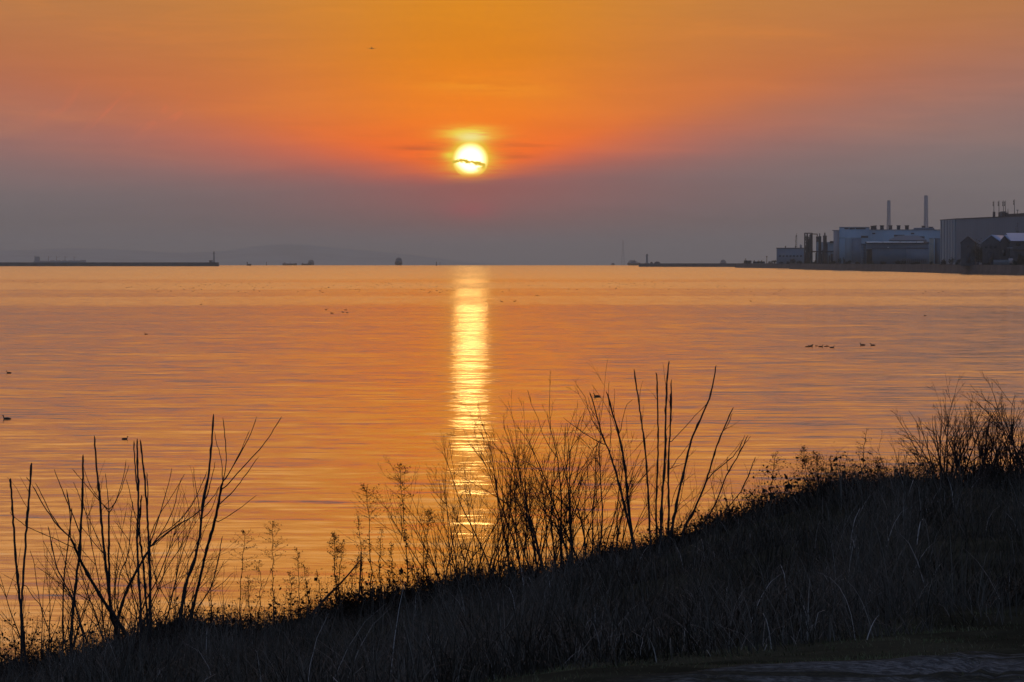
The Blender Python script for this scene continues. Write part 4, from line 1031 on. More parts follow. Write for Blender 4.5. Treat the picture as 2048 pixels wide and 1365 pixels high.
def path_edge(x):
    x = np.asarray(x, float)
    return 14.5 + 1.2 * (np.minimum(x, 7) - 1.3) + .16 * np.sin(x * 3.1) + .10 * np.sin(x * 7.3) + .05 * np.sin(x * 17.)
def grass_edge(x):
    """where the tall grass begins behind the turf"""
    x = np.asarray(x, float)
    return np.maximum(12.0, 14.7 + 1.25 * np.minimum(x, 7) + .35 * vnoise(x, x * 0, 1.3))
V = []; xs_ = np.arange(-1.5, 60, 0.12); nr = 22
for x_ in xs_:
    e = float(path_edge(x_))
    for k in range(nr): y_ = e - 2.7 * (1 - k / (nr - 1)); V.append((x_, y_, G(x_, y_) + (.02 if 0 < k < nr - 1 else -.05)))
nx = len(xs_); i = np.arange(nx - 1)[:, None] * nr; j = np.arange(nr - 1)[None, :]
m = MB(); m.raw(V, np.stack([i + j, i + nr + j, i + nr + j + 1, i + j + 1], -1).reshape(-1, 4))
struct(m.build("path", path_mat(), smooth=True), "worn grey gravel path at the bottom right corner")

# ---------------- grass
def blade_mat(name, cols):
    m = bpy.data.materials.new(name); m.use_nodes = True; m.node_tree.nodes.clear(); K = NT(m.node_tree)
    b = K.new('ShaderNodeBsdfPrincipled'); o = K.new('ShaderNodeOutputMaterial'); K.l.new(b.outputs[0], o.inputs[0]); b.inputs['Roughness'].default_value = .8; b.inputs['Specular IOR Level'].default_value = .04
    a = K.new('ShaderNodeAttribute', attribute_name="tone")
    K.l.new(K.ramp(a.outputs['Fac'], cols), b.inputs['Base Color'])
    return m
def blades(name, label, X_, Y_, L_, W_, tone, matl, seed, curl=1.0, segs=4, Zb=None):
    r = np.random.default_rng(seed); n = len(X_)
    Zb = ground(X_, Y_) - .02 if Zb is None else Zb
    a = r.uniform(0, 2 * math.pi, n) * .35 + 5.0 * vnoise(X_, Y_, .8) + 3.0 * vnoise(X_ + 5, Y_, 2.4); lean = r.uniform(.05, .8, n); bend = r.gamma(2.0, .45, n) * curl
    side = np.stack([np.cos(a + math.pi / 2), np.sin(a + math.pi / 2), np.zeros(n)], 1)
    dirh = np.stack([np.cos(a), np.sin(a), np.zeros(n)], 1)
    P = np.stack([X_, Y_, Zb], 1); ang = lean.copy(); pts = [P.copy()]
    for k in range(segs):
        P = P + (L_ / segs)[:, None] * (np.sin(ang)[:, None] * dirh + np.cos(ang)[:, None] * np.array([0, 0, 1.0]))
        ang = ang + bend * (0.35 + k * .45) / segs * 1.6
        pts.append(P.copy())
    V = []
    for k, p in enumerate(pts):
        w_ = W_ * (1 - (k / segs) ** 1.6 * .9)
        V.append(p - side * w_[:, None]); V.append(p + side * w_[:, None])
    V = np.stack(V, 1)                                      # n, 2(segs+1), 3
    q = 2 * (segs + 1)
    F = np.concatenate([(np.arange(n) * q)[:, None, None] + np.array([[2 * k, 2 * k + 1, 2 * k + 3, 2 * k + 2] for k in range(segs)])[None]], 1).reshape(-1, 4)
    m = MB(); m.raw(V.reshape(-1, 3), F); me = m.mesh(name, matl)
    at_ = me.attributes.new("tone", 'FLOAT', 'POINT'); at_.data.foreach_set('value', np.repeat(tone, q).astype(np.float32))
    o = bpy.data.objects.new(name, me); SC.collection.objects.link(o); o['kind'] = 'stuff'; o['label'] = label
    return o
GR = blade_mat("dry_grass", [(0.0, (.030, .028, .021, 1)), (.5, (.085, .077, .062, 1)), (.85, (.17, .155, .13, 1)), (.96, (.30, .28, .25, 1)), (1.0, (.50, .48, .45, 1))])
r = np.random.default_rng(3)
def scatter(n, x0, x1, y0, y1, dens=None):
    x = r.uniform(x0, x1, n); y = r.uniform(y0, y1, n)
    if dens is not None:
        k = r.random(n) < dens(x, y); x, y = x[k], y[k]
    return x, y
def halfw(y): return y * .16 + 1.2
inview = lambda x, y: np.where(np.abs(x) < halfw(y), 1.0, .25)
tall = lambda x, y: np.where(y > grass_edge(x), 1.0, 0.0)
gx, gy = scatter(430000, -11, 13, 12.2, 38.5, lambda x, y: inview(x, y) * tall(x, y) * (0.4 + .6 * ss((vnoise(x, y, 1.1) + .6))) * np.where(y < 19, .9, .72))
tn = np.clip(r.beta(1.5, 3.6, len(gx)) * .9 + .20 * vnoise(gx, gy, 1.3) + .12 * vnoise(gx + 3, gy, 3.5), 0, .9); hot = r.random(len(gx)) < .006; tn[hot] = r.uniform(.93, 1.0, hot.sum())
hl = r.uniform(.14, .5, len(gx)) * (1 + .5 * vnoise(gx, gy, 1.2) + .25 * vnoise(gx + 9, gy, 3.1)) * (1 - .25 * ss((gy - 33) / 2)) * (.55 + .45 * ss((gy - grass_edge(gx)) / 1.5))
blades("grass", "dry tangled grass covering the dark bank", gx, gy, hl, r.uniform(.0014, .0034, len(gx)), tn, GR, 8, 1.25)
gx, gy = scatter(9000, -6, 9, 13.5, 32, lambda x, y: inview(x, y) * tall(x, y) * ss((vnoise(x + 40, y, .9) - .05) * 3))
blades("pale_grass", "pale curled grass stems standing out on the dark bank", gx, gy, r.uniform(.25, .55, len(gx)), r.uniform(.0010, .0024, len(gx)), r.uniform(.80, .96, len(gx)), GR, 12, 2.4, 7)
VG = blade_mat("verge_turf", [(0.0, (.045, .054, .022, 1)), (.6, (.10, .108, .055, 1)), (1.0, (.22, .20, .14, 1))])
gx, gy = scatter(190000, -3, 9, 11.5, 20.0, lambda x, y: inview(x, y) * np.where(y < grass_edge(x) + .8, 1, 0) * np.where((y < path_edge(x)) & (y > path_edge(x) - 2.6), .10 + .7 * ss((vnoise(x, y, 1.3) + .05) * 3), .35 + .65 * ss((vnoise(x, y, 1.9) + .5))))
blades("turf", "short green turf beside the gravel path", gx, gy, r.uniform(.015, .055, len(gx)), r.uniform(.0012, .0026, len(gx)), r.beta(2, 3, len(gx)), VG, 15, 1.6, 3)

# ---------------- undergrowth along the ridge: leafy tangles of dead vines and weeds
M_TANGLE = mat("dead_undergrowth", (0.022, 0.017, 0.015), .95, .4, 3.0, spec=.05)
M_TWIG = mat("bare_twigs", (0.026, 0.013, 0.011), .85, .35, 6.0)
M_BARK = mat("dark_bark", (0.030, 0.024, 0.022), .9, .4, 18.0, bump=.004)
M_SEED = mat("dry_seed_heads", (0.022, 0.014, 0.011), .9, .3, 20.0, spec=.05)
def twig(m, p, d_, L, r0, r, segs=4, sides=3, wob=.12, up=.02, tip=.35):
    pts = [np.array(p, float)]; d_ = np.array(d_, float); d_ /= np.linalg.norm(d_)
    for k in range(segs):
        d_ = d_ + r.normal(0, wob, 3); d_[2] += up; d_ /= np.linalg.norm(d_)
        pts.append(pts[-1] + d_ * L / segs)
    m.tube(pts, np.linspace(r0, r0 * tip, segs + 1), sides, cap=False)
    return pts, d_
def tangle_band(name, label, x0, x1, n, hfun, seed):
    r = np.random.default_rng(seed); m = MB(); LV = []
    for _ in range(n):
        x = r.uniform(x0, x1); y = RD + r.normal(-.1, .45); z = G(x, y); h_ = hfun(x) * r.uniform(.35, 1.15)
        pts, _d = twig(m, (x, y, z - .05), (r.normal(0, .35), r.normal(0, .25), 1), h_, r.uniform(.0015, .0035), r, 5, 3, .22, .0)
        for q in range(int(r.integers(1, 4))):
            b = pts[int(r.integers(1, len(pts)))]; pp, _d = twig(m, b, (r.normal(0, 1), r.normal(0, .6), r.uniform(-.1, .9)), h_ * r.uniform(.2, .5), .0016, r, 3, 3, .3, 0)
            LV += pp[1:]
        LV += pts[1:]
    LV = np.array(LV); k = r.integers(0, len(LV), n * 13); C = LV[k] + r.normal(0, .022, (len(k), 3))
    a = r.normal(0, 1, C.shape); a /= np.linalg.norm(a, axis=1)[:, None]; b = np.cross(a, r.normal(0, 1, C.shape)); b /= np.linalg.norm(b, axis=1)[:, None]
    s = r.gamma(3, .0032, len(k))[:, None]
    m.raw(np.stack([C - a * s, C + b * s * .7, C + a * s, C - b * s * .7], 1).reshape(-1, 3), np.arange(4 * len(k)).reshape(-1, 4))
    o = m.build(name, M_TANGLE); o['kind'] = 'stuff'; o['label'] = label
def hpx(a): # height in metres of a band a photograph pixels tall at the ridge
    return a * RD / FPX
hx_ = [X(p, RD) for p in (-300, 0, 60, 200, 300, 420, 600, 700, 800, 950, 1100, 1250, 1450, 1500, 1650, 1720, 1800, 2048, 2400)]
hy_ = [hpx(v) for v in (100, 105, 125, 95, 70, 75, 80, 85, 85, 70, 40, 28, 50, 85, 110, 75, 75, 60, 60)]
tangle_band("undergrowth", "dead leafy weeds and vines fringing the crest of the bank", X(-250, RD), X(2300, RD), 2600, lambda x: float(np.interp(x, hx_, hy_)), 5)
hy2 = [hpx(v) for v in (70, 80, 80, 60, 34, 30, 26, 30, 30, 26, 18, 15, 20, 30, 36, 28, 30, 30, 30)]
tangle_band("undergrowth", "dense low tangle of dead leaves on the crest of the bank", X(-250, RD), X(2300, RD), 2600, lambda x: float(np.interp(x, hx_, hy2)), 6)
# clump of rounded dark brush bulging on the crest right of centre
# ------------------------------------------------------------------ shrubs with traced stems
def smooth_poly(P, sub=4):
    P = np.asarray(P, float); n = len(P)
    if n < 3: 
        t = np.linspace(0, 1, sub + 1)[:, None]; return P[0] * (1 - t) + P[-1] * t
    t = np.arange(n); tt = np.linspace(0, n - 1, (n - 1) * sub + 1); out = []
    for s in tt:
        k = min(int(s), n - 2); f = s - k
        p0 = P[max(k - 1, 0)]; p1 = P[k]; p2 = P[k + 1]; p3 = P[min(k + 2, n - 1)]
        out.append(.5 * ((2 * p1) + (-p0 + p2) * f + (2 * p0 - 5 * p1 + 4 * p2 - p3) * f * f + (-p0 + 3 * p1 - 3 * p2 + p3) * f ** 3))
    return np.array(out)
def stem3d(px_pts, dist, off0, off1, r0, r1, seed, knob=0.45, sides=6, sub=4):
    """a stem whose bends follow photograph pixels, leaning off0..off1 metres out of the shrub's own plane"""
    r = np.random.default_rng(seed); n = len(px_pts); D = [dist + off0 + (off1 - off0) * k / (n - 1) for k in range(n)]
    P = [np.array(at(p[0], p[1], dd)) for p, dd in zip(px_pts, D)]
    L = sum(np.linalg.norm(P[k + 1] - P[k]) for k in range(n - 1)); S = smooth_poly(P, max(3, int(L / .045 / (n - 1))))
    S = S + r.normal(0, .0019, S.shape); rad = np.linspace(r0 * .64, r1 * .74, len(S)); rad[-1] *= .4
    if knob: rad = rad * (1 + knob * (r.random(len(S)) < .3) * r.uniform(.2, 1.2, len(S)))
    return S, rad
def Zp(x, y, R, s): return (R[0] + x * s, R[1] + y * s)
ZA = (0, 780, .42857); ZC = (950, 700, .3663)
def conv(pts, Zr): return [(Zr[0] + x * Zr[2], Zr[1] + y * Zr[2]) for x, y in pts]
def traced_shrub(label, dist, Zr, stems, seed, mat_=None, twigs=0, kind="shrub"):
    """stems: [(points, base radius, tip radius, [(branch points, r0, r1), ...]), ...]; thing > stem > branch"""
    r = np.random.default_rng(seed); mt = mat_ or M_BARK
    b0 = at(*conv([stems[0][0][0]], Zr)[0], dist); zb = G(b0.x, dist)
    t = thing("shrub", (b0.x, dist, zb), label, "shrub", "bare shrubs on the crest of the bank")
    for si, (pts, ra, rb, brs) in enumerate(stems):
        off = r.uniform(-.55, .55); S, rad = stem3d(conv(pts, Zr), dist, r.uniform(-.12, .12), off, ra, rb, seed * 31 + si)
        gz_ = G(S[0][0], S[0][1])
        if S[0][2] > gz_ - .05: S = np.concatenate([[[S[0][0] + (S[0][0] - S[1][0]) * .3, S[0][1], min(gz_ - .08, S[0][2] - .05)]], S]); rad = np.concatenate([[rad[0] * 1.05], rad])
        m = MB(); m.tube(S, rad, 6)
        so_ = m.build("stem", mt, t, True)
        for bi, (bp, ba, bb) in enumerate(brs):
            q0 = conv(bp, Zr)
            # the branch leaves the stem where the photograph shows the fork
            j0 = at(q0[0][0], q0[0][1], dist); kk = int(np.argmin([(s[0] / s[1] - j0.x / dist) ** 2 + ((s[2] - CAM_Z) / s[1] - (j0.z - CAM_Z) / dist) ** 2 for s in S]))
            o0 = S[kk][1] - dist; o1 = o0 + r.uniform(-.4, .4)
            SB, rb_ = stem3d(q0, dist, o0, o1, ba, bb, seed * 77 + si * 13 + bi, knob=.3)
            SB = np.concatenate([[S[kk]], SB[1:]]); mb = MB(); mb.tube(SB, rb_, 5); mb.build("branch", mt, so_, True)
        if twigs:
            mt2 = MB(); seg = np.linalg.norm(S[-1] - S[0])
            for _ in range(twigs):
                k = int(r.integers(len(S) // 4, int(len(S) * .85))); tdir = S[min(k + 1, len(S) - 1)] - S[k - 1]; tdir /= np.linalg.norm(tdir)
                dd = tdir * .8 + r.normal(0, .42, 3); dd[2] = abs(dd[2]); p_, _ = twig(mt2, S[k], dd, seg * r.uniform(.05, .17), min(rb * .5, .003), r, 5, 3, .1, .02)
                if r.random() < .6: twig(mt2, p_[2], dd + r.normal(0, .4, 3), seg * .08, .0016, r, 3, 3, .1, .02)
            mt2.build("twig", M_TWIG, so_)
    return t
T = .0165
left1 = [([(128, 1340), (110, 1150), (95, 1000), (75, 800), (62, 620), (55, 500), (48, 413)], .021, .010, [([(62, 590), (50, 575), (48, 572)], .004, .003), ([(66, 905), (80, 940), (95, 985)], .005, .004)]),
         ([(99, 1010), (112, 820), (125, 620), (138, 480), (147, 342)], .017, .011, [([(143, 440), (135, 425), (124, 408)], .006, .004), ([(116, 900), (150, 960), (190, 1010), (215, 1060)], .006, .004)])]
traced_shrub("bare shrub of two tall knobbly stems nearest the left edge", 31.0, ZA, left1, 1, twigs=2)
left2 = [([(325, 1340), (335, 1100), (352, 920), (370, 760), (380, 600), (386, 450), (388, 303)], .022, .011, []),
         ([(292, 1270), (295, 950), (305, 820), (320, 700), (337, 550)], .012, .006, [([(325, 680), (328, 560), (310, 463)], .005, .003)]),
         ([(390, 1160), (350, 1000), (300, 900), (265, 830), (240, 720), (224, 636)], .013, .006, [([(345, 1000), (320, 950), (250, 840), (205, 770)], .006, .003), ([(300, 900), (230, 760), (200, 700)], .004, .0025)]),
         ([(240, 1160), (190, 1010), (160, 820), (140, 750)], .007, .003, [])]
traced_shrub("bare shrub with one tall knobbly stem, second from the left edge", 31.6, ZA, left2, 2, twigs=3)
left3 = [([(640, 1240), (550, 1080), (480, 980), (420, 880), (375, 795), (352, 740), (328, 690)], .026, .013, [([(328, 690), (280, 640), (235, 575), (195, 490), (163, 432)], .009, .004), ([(318, 680), (270, 635), (215, 560), (175, 490), (148, 440)], .010, .005), ([(372, 790), (378, 700), (345, 600), (300, 490), (275, 430), (253, 370)], .009, .004), ([(350, 740), (220, 680), (120, 635), (50, 578)], .006, .003), ([(330, 600), (318, 520), (310, 465)], .006, .004)]),
         ([(575, 1230), (530, 1080), (515, 1000), (492, 800), (475, 640), (465, 500), (452, 380), (440, 214)], .024, .010, [([(482, 770), (450, 680), (395, 560), (360, 470), (343, 430)], .006, .003), ([(478, 760), (420, 690), (365, 620)], .006, .003)]),
         ([(540, 1120), (516, 1030), (510, 850), (508, 700), (508, 560)], .020, .011, [([(508, 565), (440, 490), (390, 430), (335, 368)], .007, .003), ([(508, 570), (470, 520), (420, 445), (390, 362)], .006, .003), ([(508, 560), (500, 470), (492, 388)], .006, .003), ([(508, 575), (545, 510), (575, 410), (588, 325)], .007, .003), ([(515, 560), (560, 480), (585, 410), (600, 353)], .006, .003)]),
         ([(540, 1160), (555, 1050), (590, 940), (640, 840), (700, 735)], .024, .012, [([(700, 735), (745, 680), (810, 635), (880, 560), (920, 490), (968, 378)], .009, .004), ([(702, 720), (740, 600), (775, 480), (804, 363)], .008, .0035), ([(705, 735), (770, 640), (810, 550), (840, 430), (865, 393)], .007, .003), ([(700, 745), (800, 655), (850, 620), (900, 550)], .006, .003), ([(705, 730), (800, 650), (900, 590), (975, 525), (1025, 450)], .009, .004), ([(695, 700), (740, 590), (800, 500), (852, 415)], .007, .003), ([(640, 840), (625, 800), (600, 700), (530, 610)], .006, .003)]),
         ([(560, 1150), (550, 1000), (560, 860), (600, 760), (612, 600), (620, 520)], .009, .004, [])]
traced_shrub("big spreading bare shrub whose stems fork into fans, third from the left edge", 32.0, ZA, left3, 3, twigs=3)
left4 = [([(660, 1200), (655, 1000), (646, 850), (640, 700), (647, 500), (642, 360), (639, 228)], .020, .010, [([(642, 480), (632, 380), (624, 238)], .010, .007), ([(648, 640), (618, 540), (590, 415)], .006, .003)]),
         ([(702, 1180), (700, 900), (694, 700), (686, 560), (678, 460), (668, 350), (655, 233)], .018, .009, [([(688, 560), (690, 470), (686, 386)], .008, .006), ([(704, 890), (730, 830), (772, 742)], .006, .003)]),
         ([(692, 1160), (680, 950), (664, 780), (650, 660), (656, 560), (660, 490)], .017, .007, [])]
traced_shrub("tight bare shrub of parallel knobbly stems beside the big spreading one", 31.3, ZA, left4, 4, twigs=2)
left5 = [([(830, 1180), (848, 1020), (870, 900), (912, 780), (935, 660), (950, 520), (975, 380), (990, 220), (996, 113)], .025, .010, [([(935, 640), (925, 520), (910, 430), (902, 362)], .006, .003), ([(945, 600), (985, 560), (1025, 450)], .007, .003), ([(960, 520), (985, 420), (1005, 335)], .007, .003)]),
         ([(868, 1180), (905, 1000), (940, 850), (972, 720), (1003, 610), (1025, 500), (1038, 430)], .024, .014, [([(1038, 440), (1035, 340), (1015, 260), (999, 195)], .006, .003), ([(1040, 430), (1056, 330), (1050, 220), (1038, 128)], .007, .004), ([(1042, 435), (1090, 350), (1140, 250), (1165, 188)], .006, .003), ([(1044, 425), (1080, 370), (1130, 280), (1170, 205), (1199, 124)], .008, .004), ([(1040, 468), (1130, 365), (1210, 280), (1265, 205), (1315, 123)], .009, .004), ([(1025, 535), (1090, 470), (1150, 390), (1207, 313)], .008, .004), ([(1003, 622), (1060, 592), (1130, 545), (1200, 488)], .006, .003)]),
         ([(880, 1190), (915, 1040), (985, 920), (1010, 830), (1028, 750), (1038, 683)], .012, .005, [([(985, 925), (1015, 860), (1048, 795)], .006, .003), ([(960, 960), (1040, 900), (1090, 850)], .005, .003)]),
         ([(860, 1000), (872, 900), (880, 785)], .008, .005, [([(880, 788), (845, 720), (820, 670), (806, 596)], .004, .002), ([(880, 788), (930, 720), (955, 650), (1000, 560)], .005, .002), ([(880, 790), (905, 740), (940, 670)], .004, .002)])]
traced_shrub("tallest bare shrub of the left group, its right stem ending in a wide fan", 32.4, ZA, left5, 5, twigs=3)
right1 = [([(962, 1100), (955, 985), (945, 780), (935, 610), (915, 430), (893, 280), (868, 104)], .017, .008, []),
          ([(1000, 1120), (990, 980), (990, 800), (998, 600), (998, 400), (995, 220), (990, 124)], .016, .008, []),
          ([(1010, 1130), (1015, 980), (1020, 820), (1035, 650), (1040, 450), (1042, 300), (1050, 150), (1059, 60)], .021, .008, []),
          ([(1045, 1130), (1056, 980), (1058, 800), (1055, 650), (1062, 500), (1070, 350), (1071, 160)], .018, .008, [([(1068, 380), (1066, 300), (1066, 240)], .007, .005), ([(1062, 510), (1130, 440), (1200, 362), (1272, 288)], .006, .003), ([(1062, 660), (1110, 590), (1180, 500)], .005, .003)]),
          ([(1050, 1140), (1062, 1050), (1085, 920), (1115, 770), (1150, 620), (1180, 500), (1230, 380), (1280, 265), (1302, 175), (1316, 84)], .022, .008, [([(1130, 700), (1090, 780), (1070, 860)], .004, .003)]),
          ([(1100, 1130), (1150, 965), (1200, 870), (1250, 750), (1278, 670), (1300, 590), (1330, 500), (1378, 385), (1411, 314)], .018, .006, [([(1352, 455), (1385, 400), (1407, 345)], .005, .004), ([(1262, 715), (1320, 655), (1390, 600), (1440, 540), (1475, 464)], .009, .004), ([(1275, 680), (1330, 640), (1400, 570), (1460, 490)], .004, .002)]),
          ([(1140, 1120), (1230, 980), (1290, 880), (1335, 790), (1370, 690), (1430, 590), (1465, 520), (1490, 468)], .013, .005, [([(1450, 548), (1480, 505), (1504, 474)], .004, .003), ([(1380, 670), (1375, 620), (1380, 580)], .006, .004)]),
          ([(1180, 1110), (1320, 930), (1400, 840), (1450, 775), (1490, 690), (1518, 620), (1534, 584)], .010, .004, [])]
traced_shrub("tallest bare shrub right of centre, a fan of long knobbly upright stems", 32.6, ZC, right1, 6, twigs=3)
right2 = [([(885, 1120), (866, 1045), (842, 960), (800, 790), (770, 670), (738, 570), (690, 450), (652, 310), (626, 232)], .020, .006, [([(722, 525), (650, 490), (560, 430), (480, 370)], .008, .003), ([(735, 560), (742, 420), (730, 300), (732, 170)], .005, .002), ([(700, 480), (640, 380), (600, 260), (556, 190)], .005, .002)]),
          ([(870, 1110), (856, 1000), (835, 820), (822, 680), (800, 530), (780, 440), (745, 320), (719, 229)], .022, .009, [([(800, 540), (760, 400), (710, 300), (640, 190)], .004, .002), ([(790, 470), (820, 320), (860, 270)], .005, .002), ([(845, 780), (880, 680), (925, 590)], .005, .002), ([(840, 800), (880, 740), (980, 620)], .004, .002)])]
traced_shrub("pair of dark leaning stems left of the tallest shrub right of centre", 32.3, ZC, right2, 7, twigs=12)

# ---------------- fine many-branched shrubs, grown
def grown_shrub(label, px_, pyb, dist, hpx_, spread, nst, seed, levels=3, dens=1.0, thick=1.0, lean=0.0):
    r = np.random.default_rng(seed); b = at(px_, pyb, dist); z = G(b.x, dist); H = Z(pyb - hpx_, dist) - z
    t = thing("shrub", (b.x, dist, z), label, "shrub", "bare shrubs on the crest of the bank")
    for s in range(nst):
        f = (s + .5) / nst * 2 - 1; a = f * spread + lean + r.normal(0, .06)
        L = H * r.uniform(.78, 1.05) * (1 - .12 * f * f) / max(.6, math.cos(a) ** .5); p = np.array([b.x + f * .10 * H + r.normal(0, .02), dist + r.normal(0, .12), 0.]); p[2] = G(p[0], p[1]) - .05
        d_ = np.array([math.sin(a * .75), r.normal(0, .22), math.cos(a * .75)]); pts = [p]; n = 12
        for k in range(n):
            d_ = d_ + r.normal(0, .055, 3) + np.array([math.sin(a) * .03, 0, .01]); d_ /= np.linalg.norm(d_); pts.append(pts[-1] + d_ * L / n)
        r0 = .0085 * thick * r.uniform(.7, 1.2); rad = np.linspace(r0, r0 * .16, n + 1)
        m = MB(); m.tube(smooth_poly(pts, 2), np.interp(np.linspace(0, n, 2 * n + 1), np.arange(n + 1), rad), 5); so_ = m.build("stem", M_TWIG, t, True)
        tw = MB()
        def grow(pts, rad, L, lev):
            nb = int(r.integers(5, 9) * dens) if lev == 1 else int(r.integers(2, 5) * dens)
            for _ in range(nb):
                k = int(r.integers(max(1, len(pts) // 5), len(pts) - 1)); tdir = pts[k + 1] - pts[k]; tdir = tdir / np.linalg.norm(tdir)
                sd_ = r.normal(0, 1, 3); sd_ -= tdir * np.dot(sd_, tdir); sd_ /= np.linalg.norm(sd_); ang = r.uniform(.3, .75)
                dd = tdir * math.cos(ang) + sd_ * math.sin(ang) * np.array([1, .7, 1]); l_ = L * r.uniform(.28, .55) * (1 - .3 * k / len(pts)); ra = max(.0011, rad * (1 - .7 * k / len(pts)) * .62)
                pp, _ = twig(tw, pts[k], dd, l_, ra, r, 5, 3, .09, .035, .45)
                if lev < levels: grow(pp, ra, l_, lev + 1)
        grow(pts, r0, L, 1)
        tw.build("twig", M_TWIG, so_)
    return t
SHR = [
 ("fine twigged shrub crossing the lower end of the glitter path", 940, 1172, 33.0, 262, .62, 8, 21, 3, 1.0, .95, .0),
 ("low thin shrub leaning left over the water, left of the glitter path", 872, 1185, 33.3, 205, .72, 6, 22, 3, .9, .8, -.25),
 ("reddish fine twigged shrub just right of the glitter path", 1035, 1150, 33.1, 320, .42, 8, 23, 3, 1.0, 1.0, -.05),
 ("dense dark stemmed shrub midway between glitter path and tallest shrub", 1105, 1142, 32.8, 325, .40, 9, 24, 3, 1.1, 1.35, -.18),
 ("upright twiggy shrub forking low, left of the pair of leaning stems", 1186, 1108, 32.9, 300, .50, 7, 25, 3, 1.0, 1.25, -.08),
 ("light twiggy shrub filling in behind the pair of leaning stems", 1225, 1098, 33.8, 235, .40, 6, 26, 3, .9, .8, .12),
 ("small twiggy shrub low behind the tallest shrub right of centre", 1345, 1075, 33.9, 150, .55, 5, 27, 2, .9, .7, .1),
 ("thin low shrub at the right foot of the tallest shrub", 1460, 1030, 33.4, 105, .6, 5, 28, 2, .9, .6, .2),
 ("rounded fine twigged shrub, left one of the dense group at the right", 1893, 968, 33.6, 178, .62, 10, 31, 3, 1.15, 1.15, -.08),
 ("dense upright shrub in the middle of the group at the right", 1958, 958, 33.2, 160, .45, 8, 32, 3, 1.2, 1.3, .05),
 ("dark bushy shrub right of the dense upright one", 2005, 950, 33.5, 125, .5, 8, 33, 3, 1.2, 1.1, .0),
 ("tall shrub cut by the right edge of the photo", 2052, 948, 33.1, 185, .35, 7, 34, 3, 1.1, 1.4, -.06),
 ("low sprawling shrub left of the dense group at the right", 1815, 972, 33.8, 95, .8, 7, 35, 3, .9, .7, -.1),
 ("low twiggy shrub behind the two stems at the left edge", 30, 1345, 33.5, 150, .5, 6, 36, 2, .9, .7, .0),
 ("low twiggy shrub between the left stems", 215, 1310, 33.0, 170, .5, 6, 37, 2, .9, .7, .0),
 ("low twiggy shrub behind the tallest left shrub", 345, 1262, 33.2, 150, .55, 6, 38, 2, .9, .7, .0),
 ("weak thin shrub right of the tallest left shrub", 455, 1255, 33.3, 140, .45, 5, 39, 2, .8, .7, .1),
]
SHR += [("sparse reddish shrub left of the fine twigged one crossing the glitter path", 905, 1180, 33.6, 235, .5, 6, 41, 3, 1.0, .75, -.1),
 ("sparse reddish shrub right of the one crossing the glitter path", 985, 1160, 33.7, 240, .5, 7, 42, 3, 1.0, .8, .05),
 ("fine reddish shrub behind the dense dark stemmed one", 1070, 1146, 33.9, 265, .5, 7, 43, 3, 1.0, .8, .05),
 ("fine reddish shrub between the dense dark stemmed one and the low forking one", 1145, 1122, 33.9, 255, .45, 7, 44, 3, 1.0, .8, .0),
 ("fine twigged shrub hidden low among the dense group at the right", 1925, 963, 34.0, 150, .6, 8, 45, 3, 1.2, .9, .0),
 ("fine twigged shrub between the dark bushy one and the right edge", 2030, 948, 34.0, 130, .6, 8, 46, 3, 1.2, .9, .0)]
SHR += [("thin stemmed shrub fanning out behind the two edge stems", 95, 1330, 33.0, 290, .42, 6, 51, 2, .9, 1.0, .1),
 ("thin stemmed shrub fanning out behind the big spreading one", 235, 1300, 33.3, 330, .50, 8, 52, 2, 1.0, 1.05, .0),
 ("thin stemmed shrub fanning out behind the tight parallel stems", 310, 1268, 33.4, 290, .5, 7, 53, 2, 1.0, .95, .15)]
for a in SHR: grown_shrub(*a)

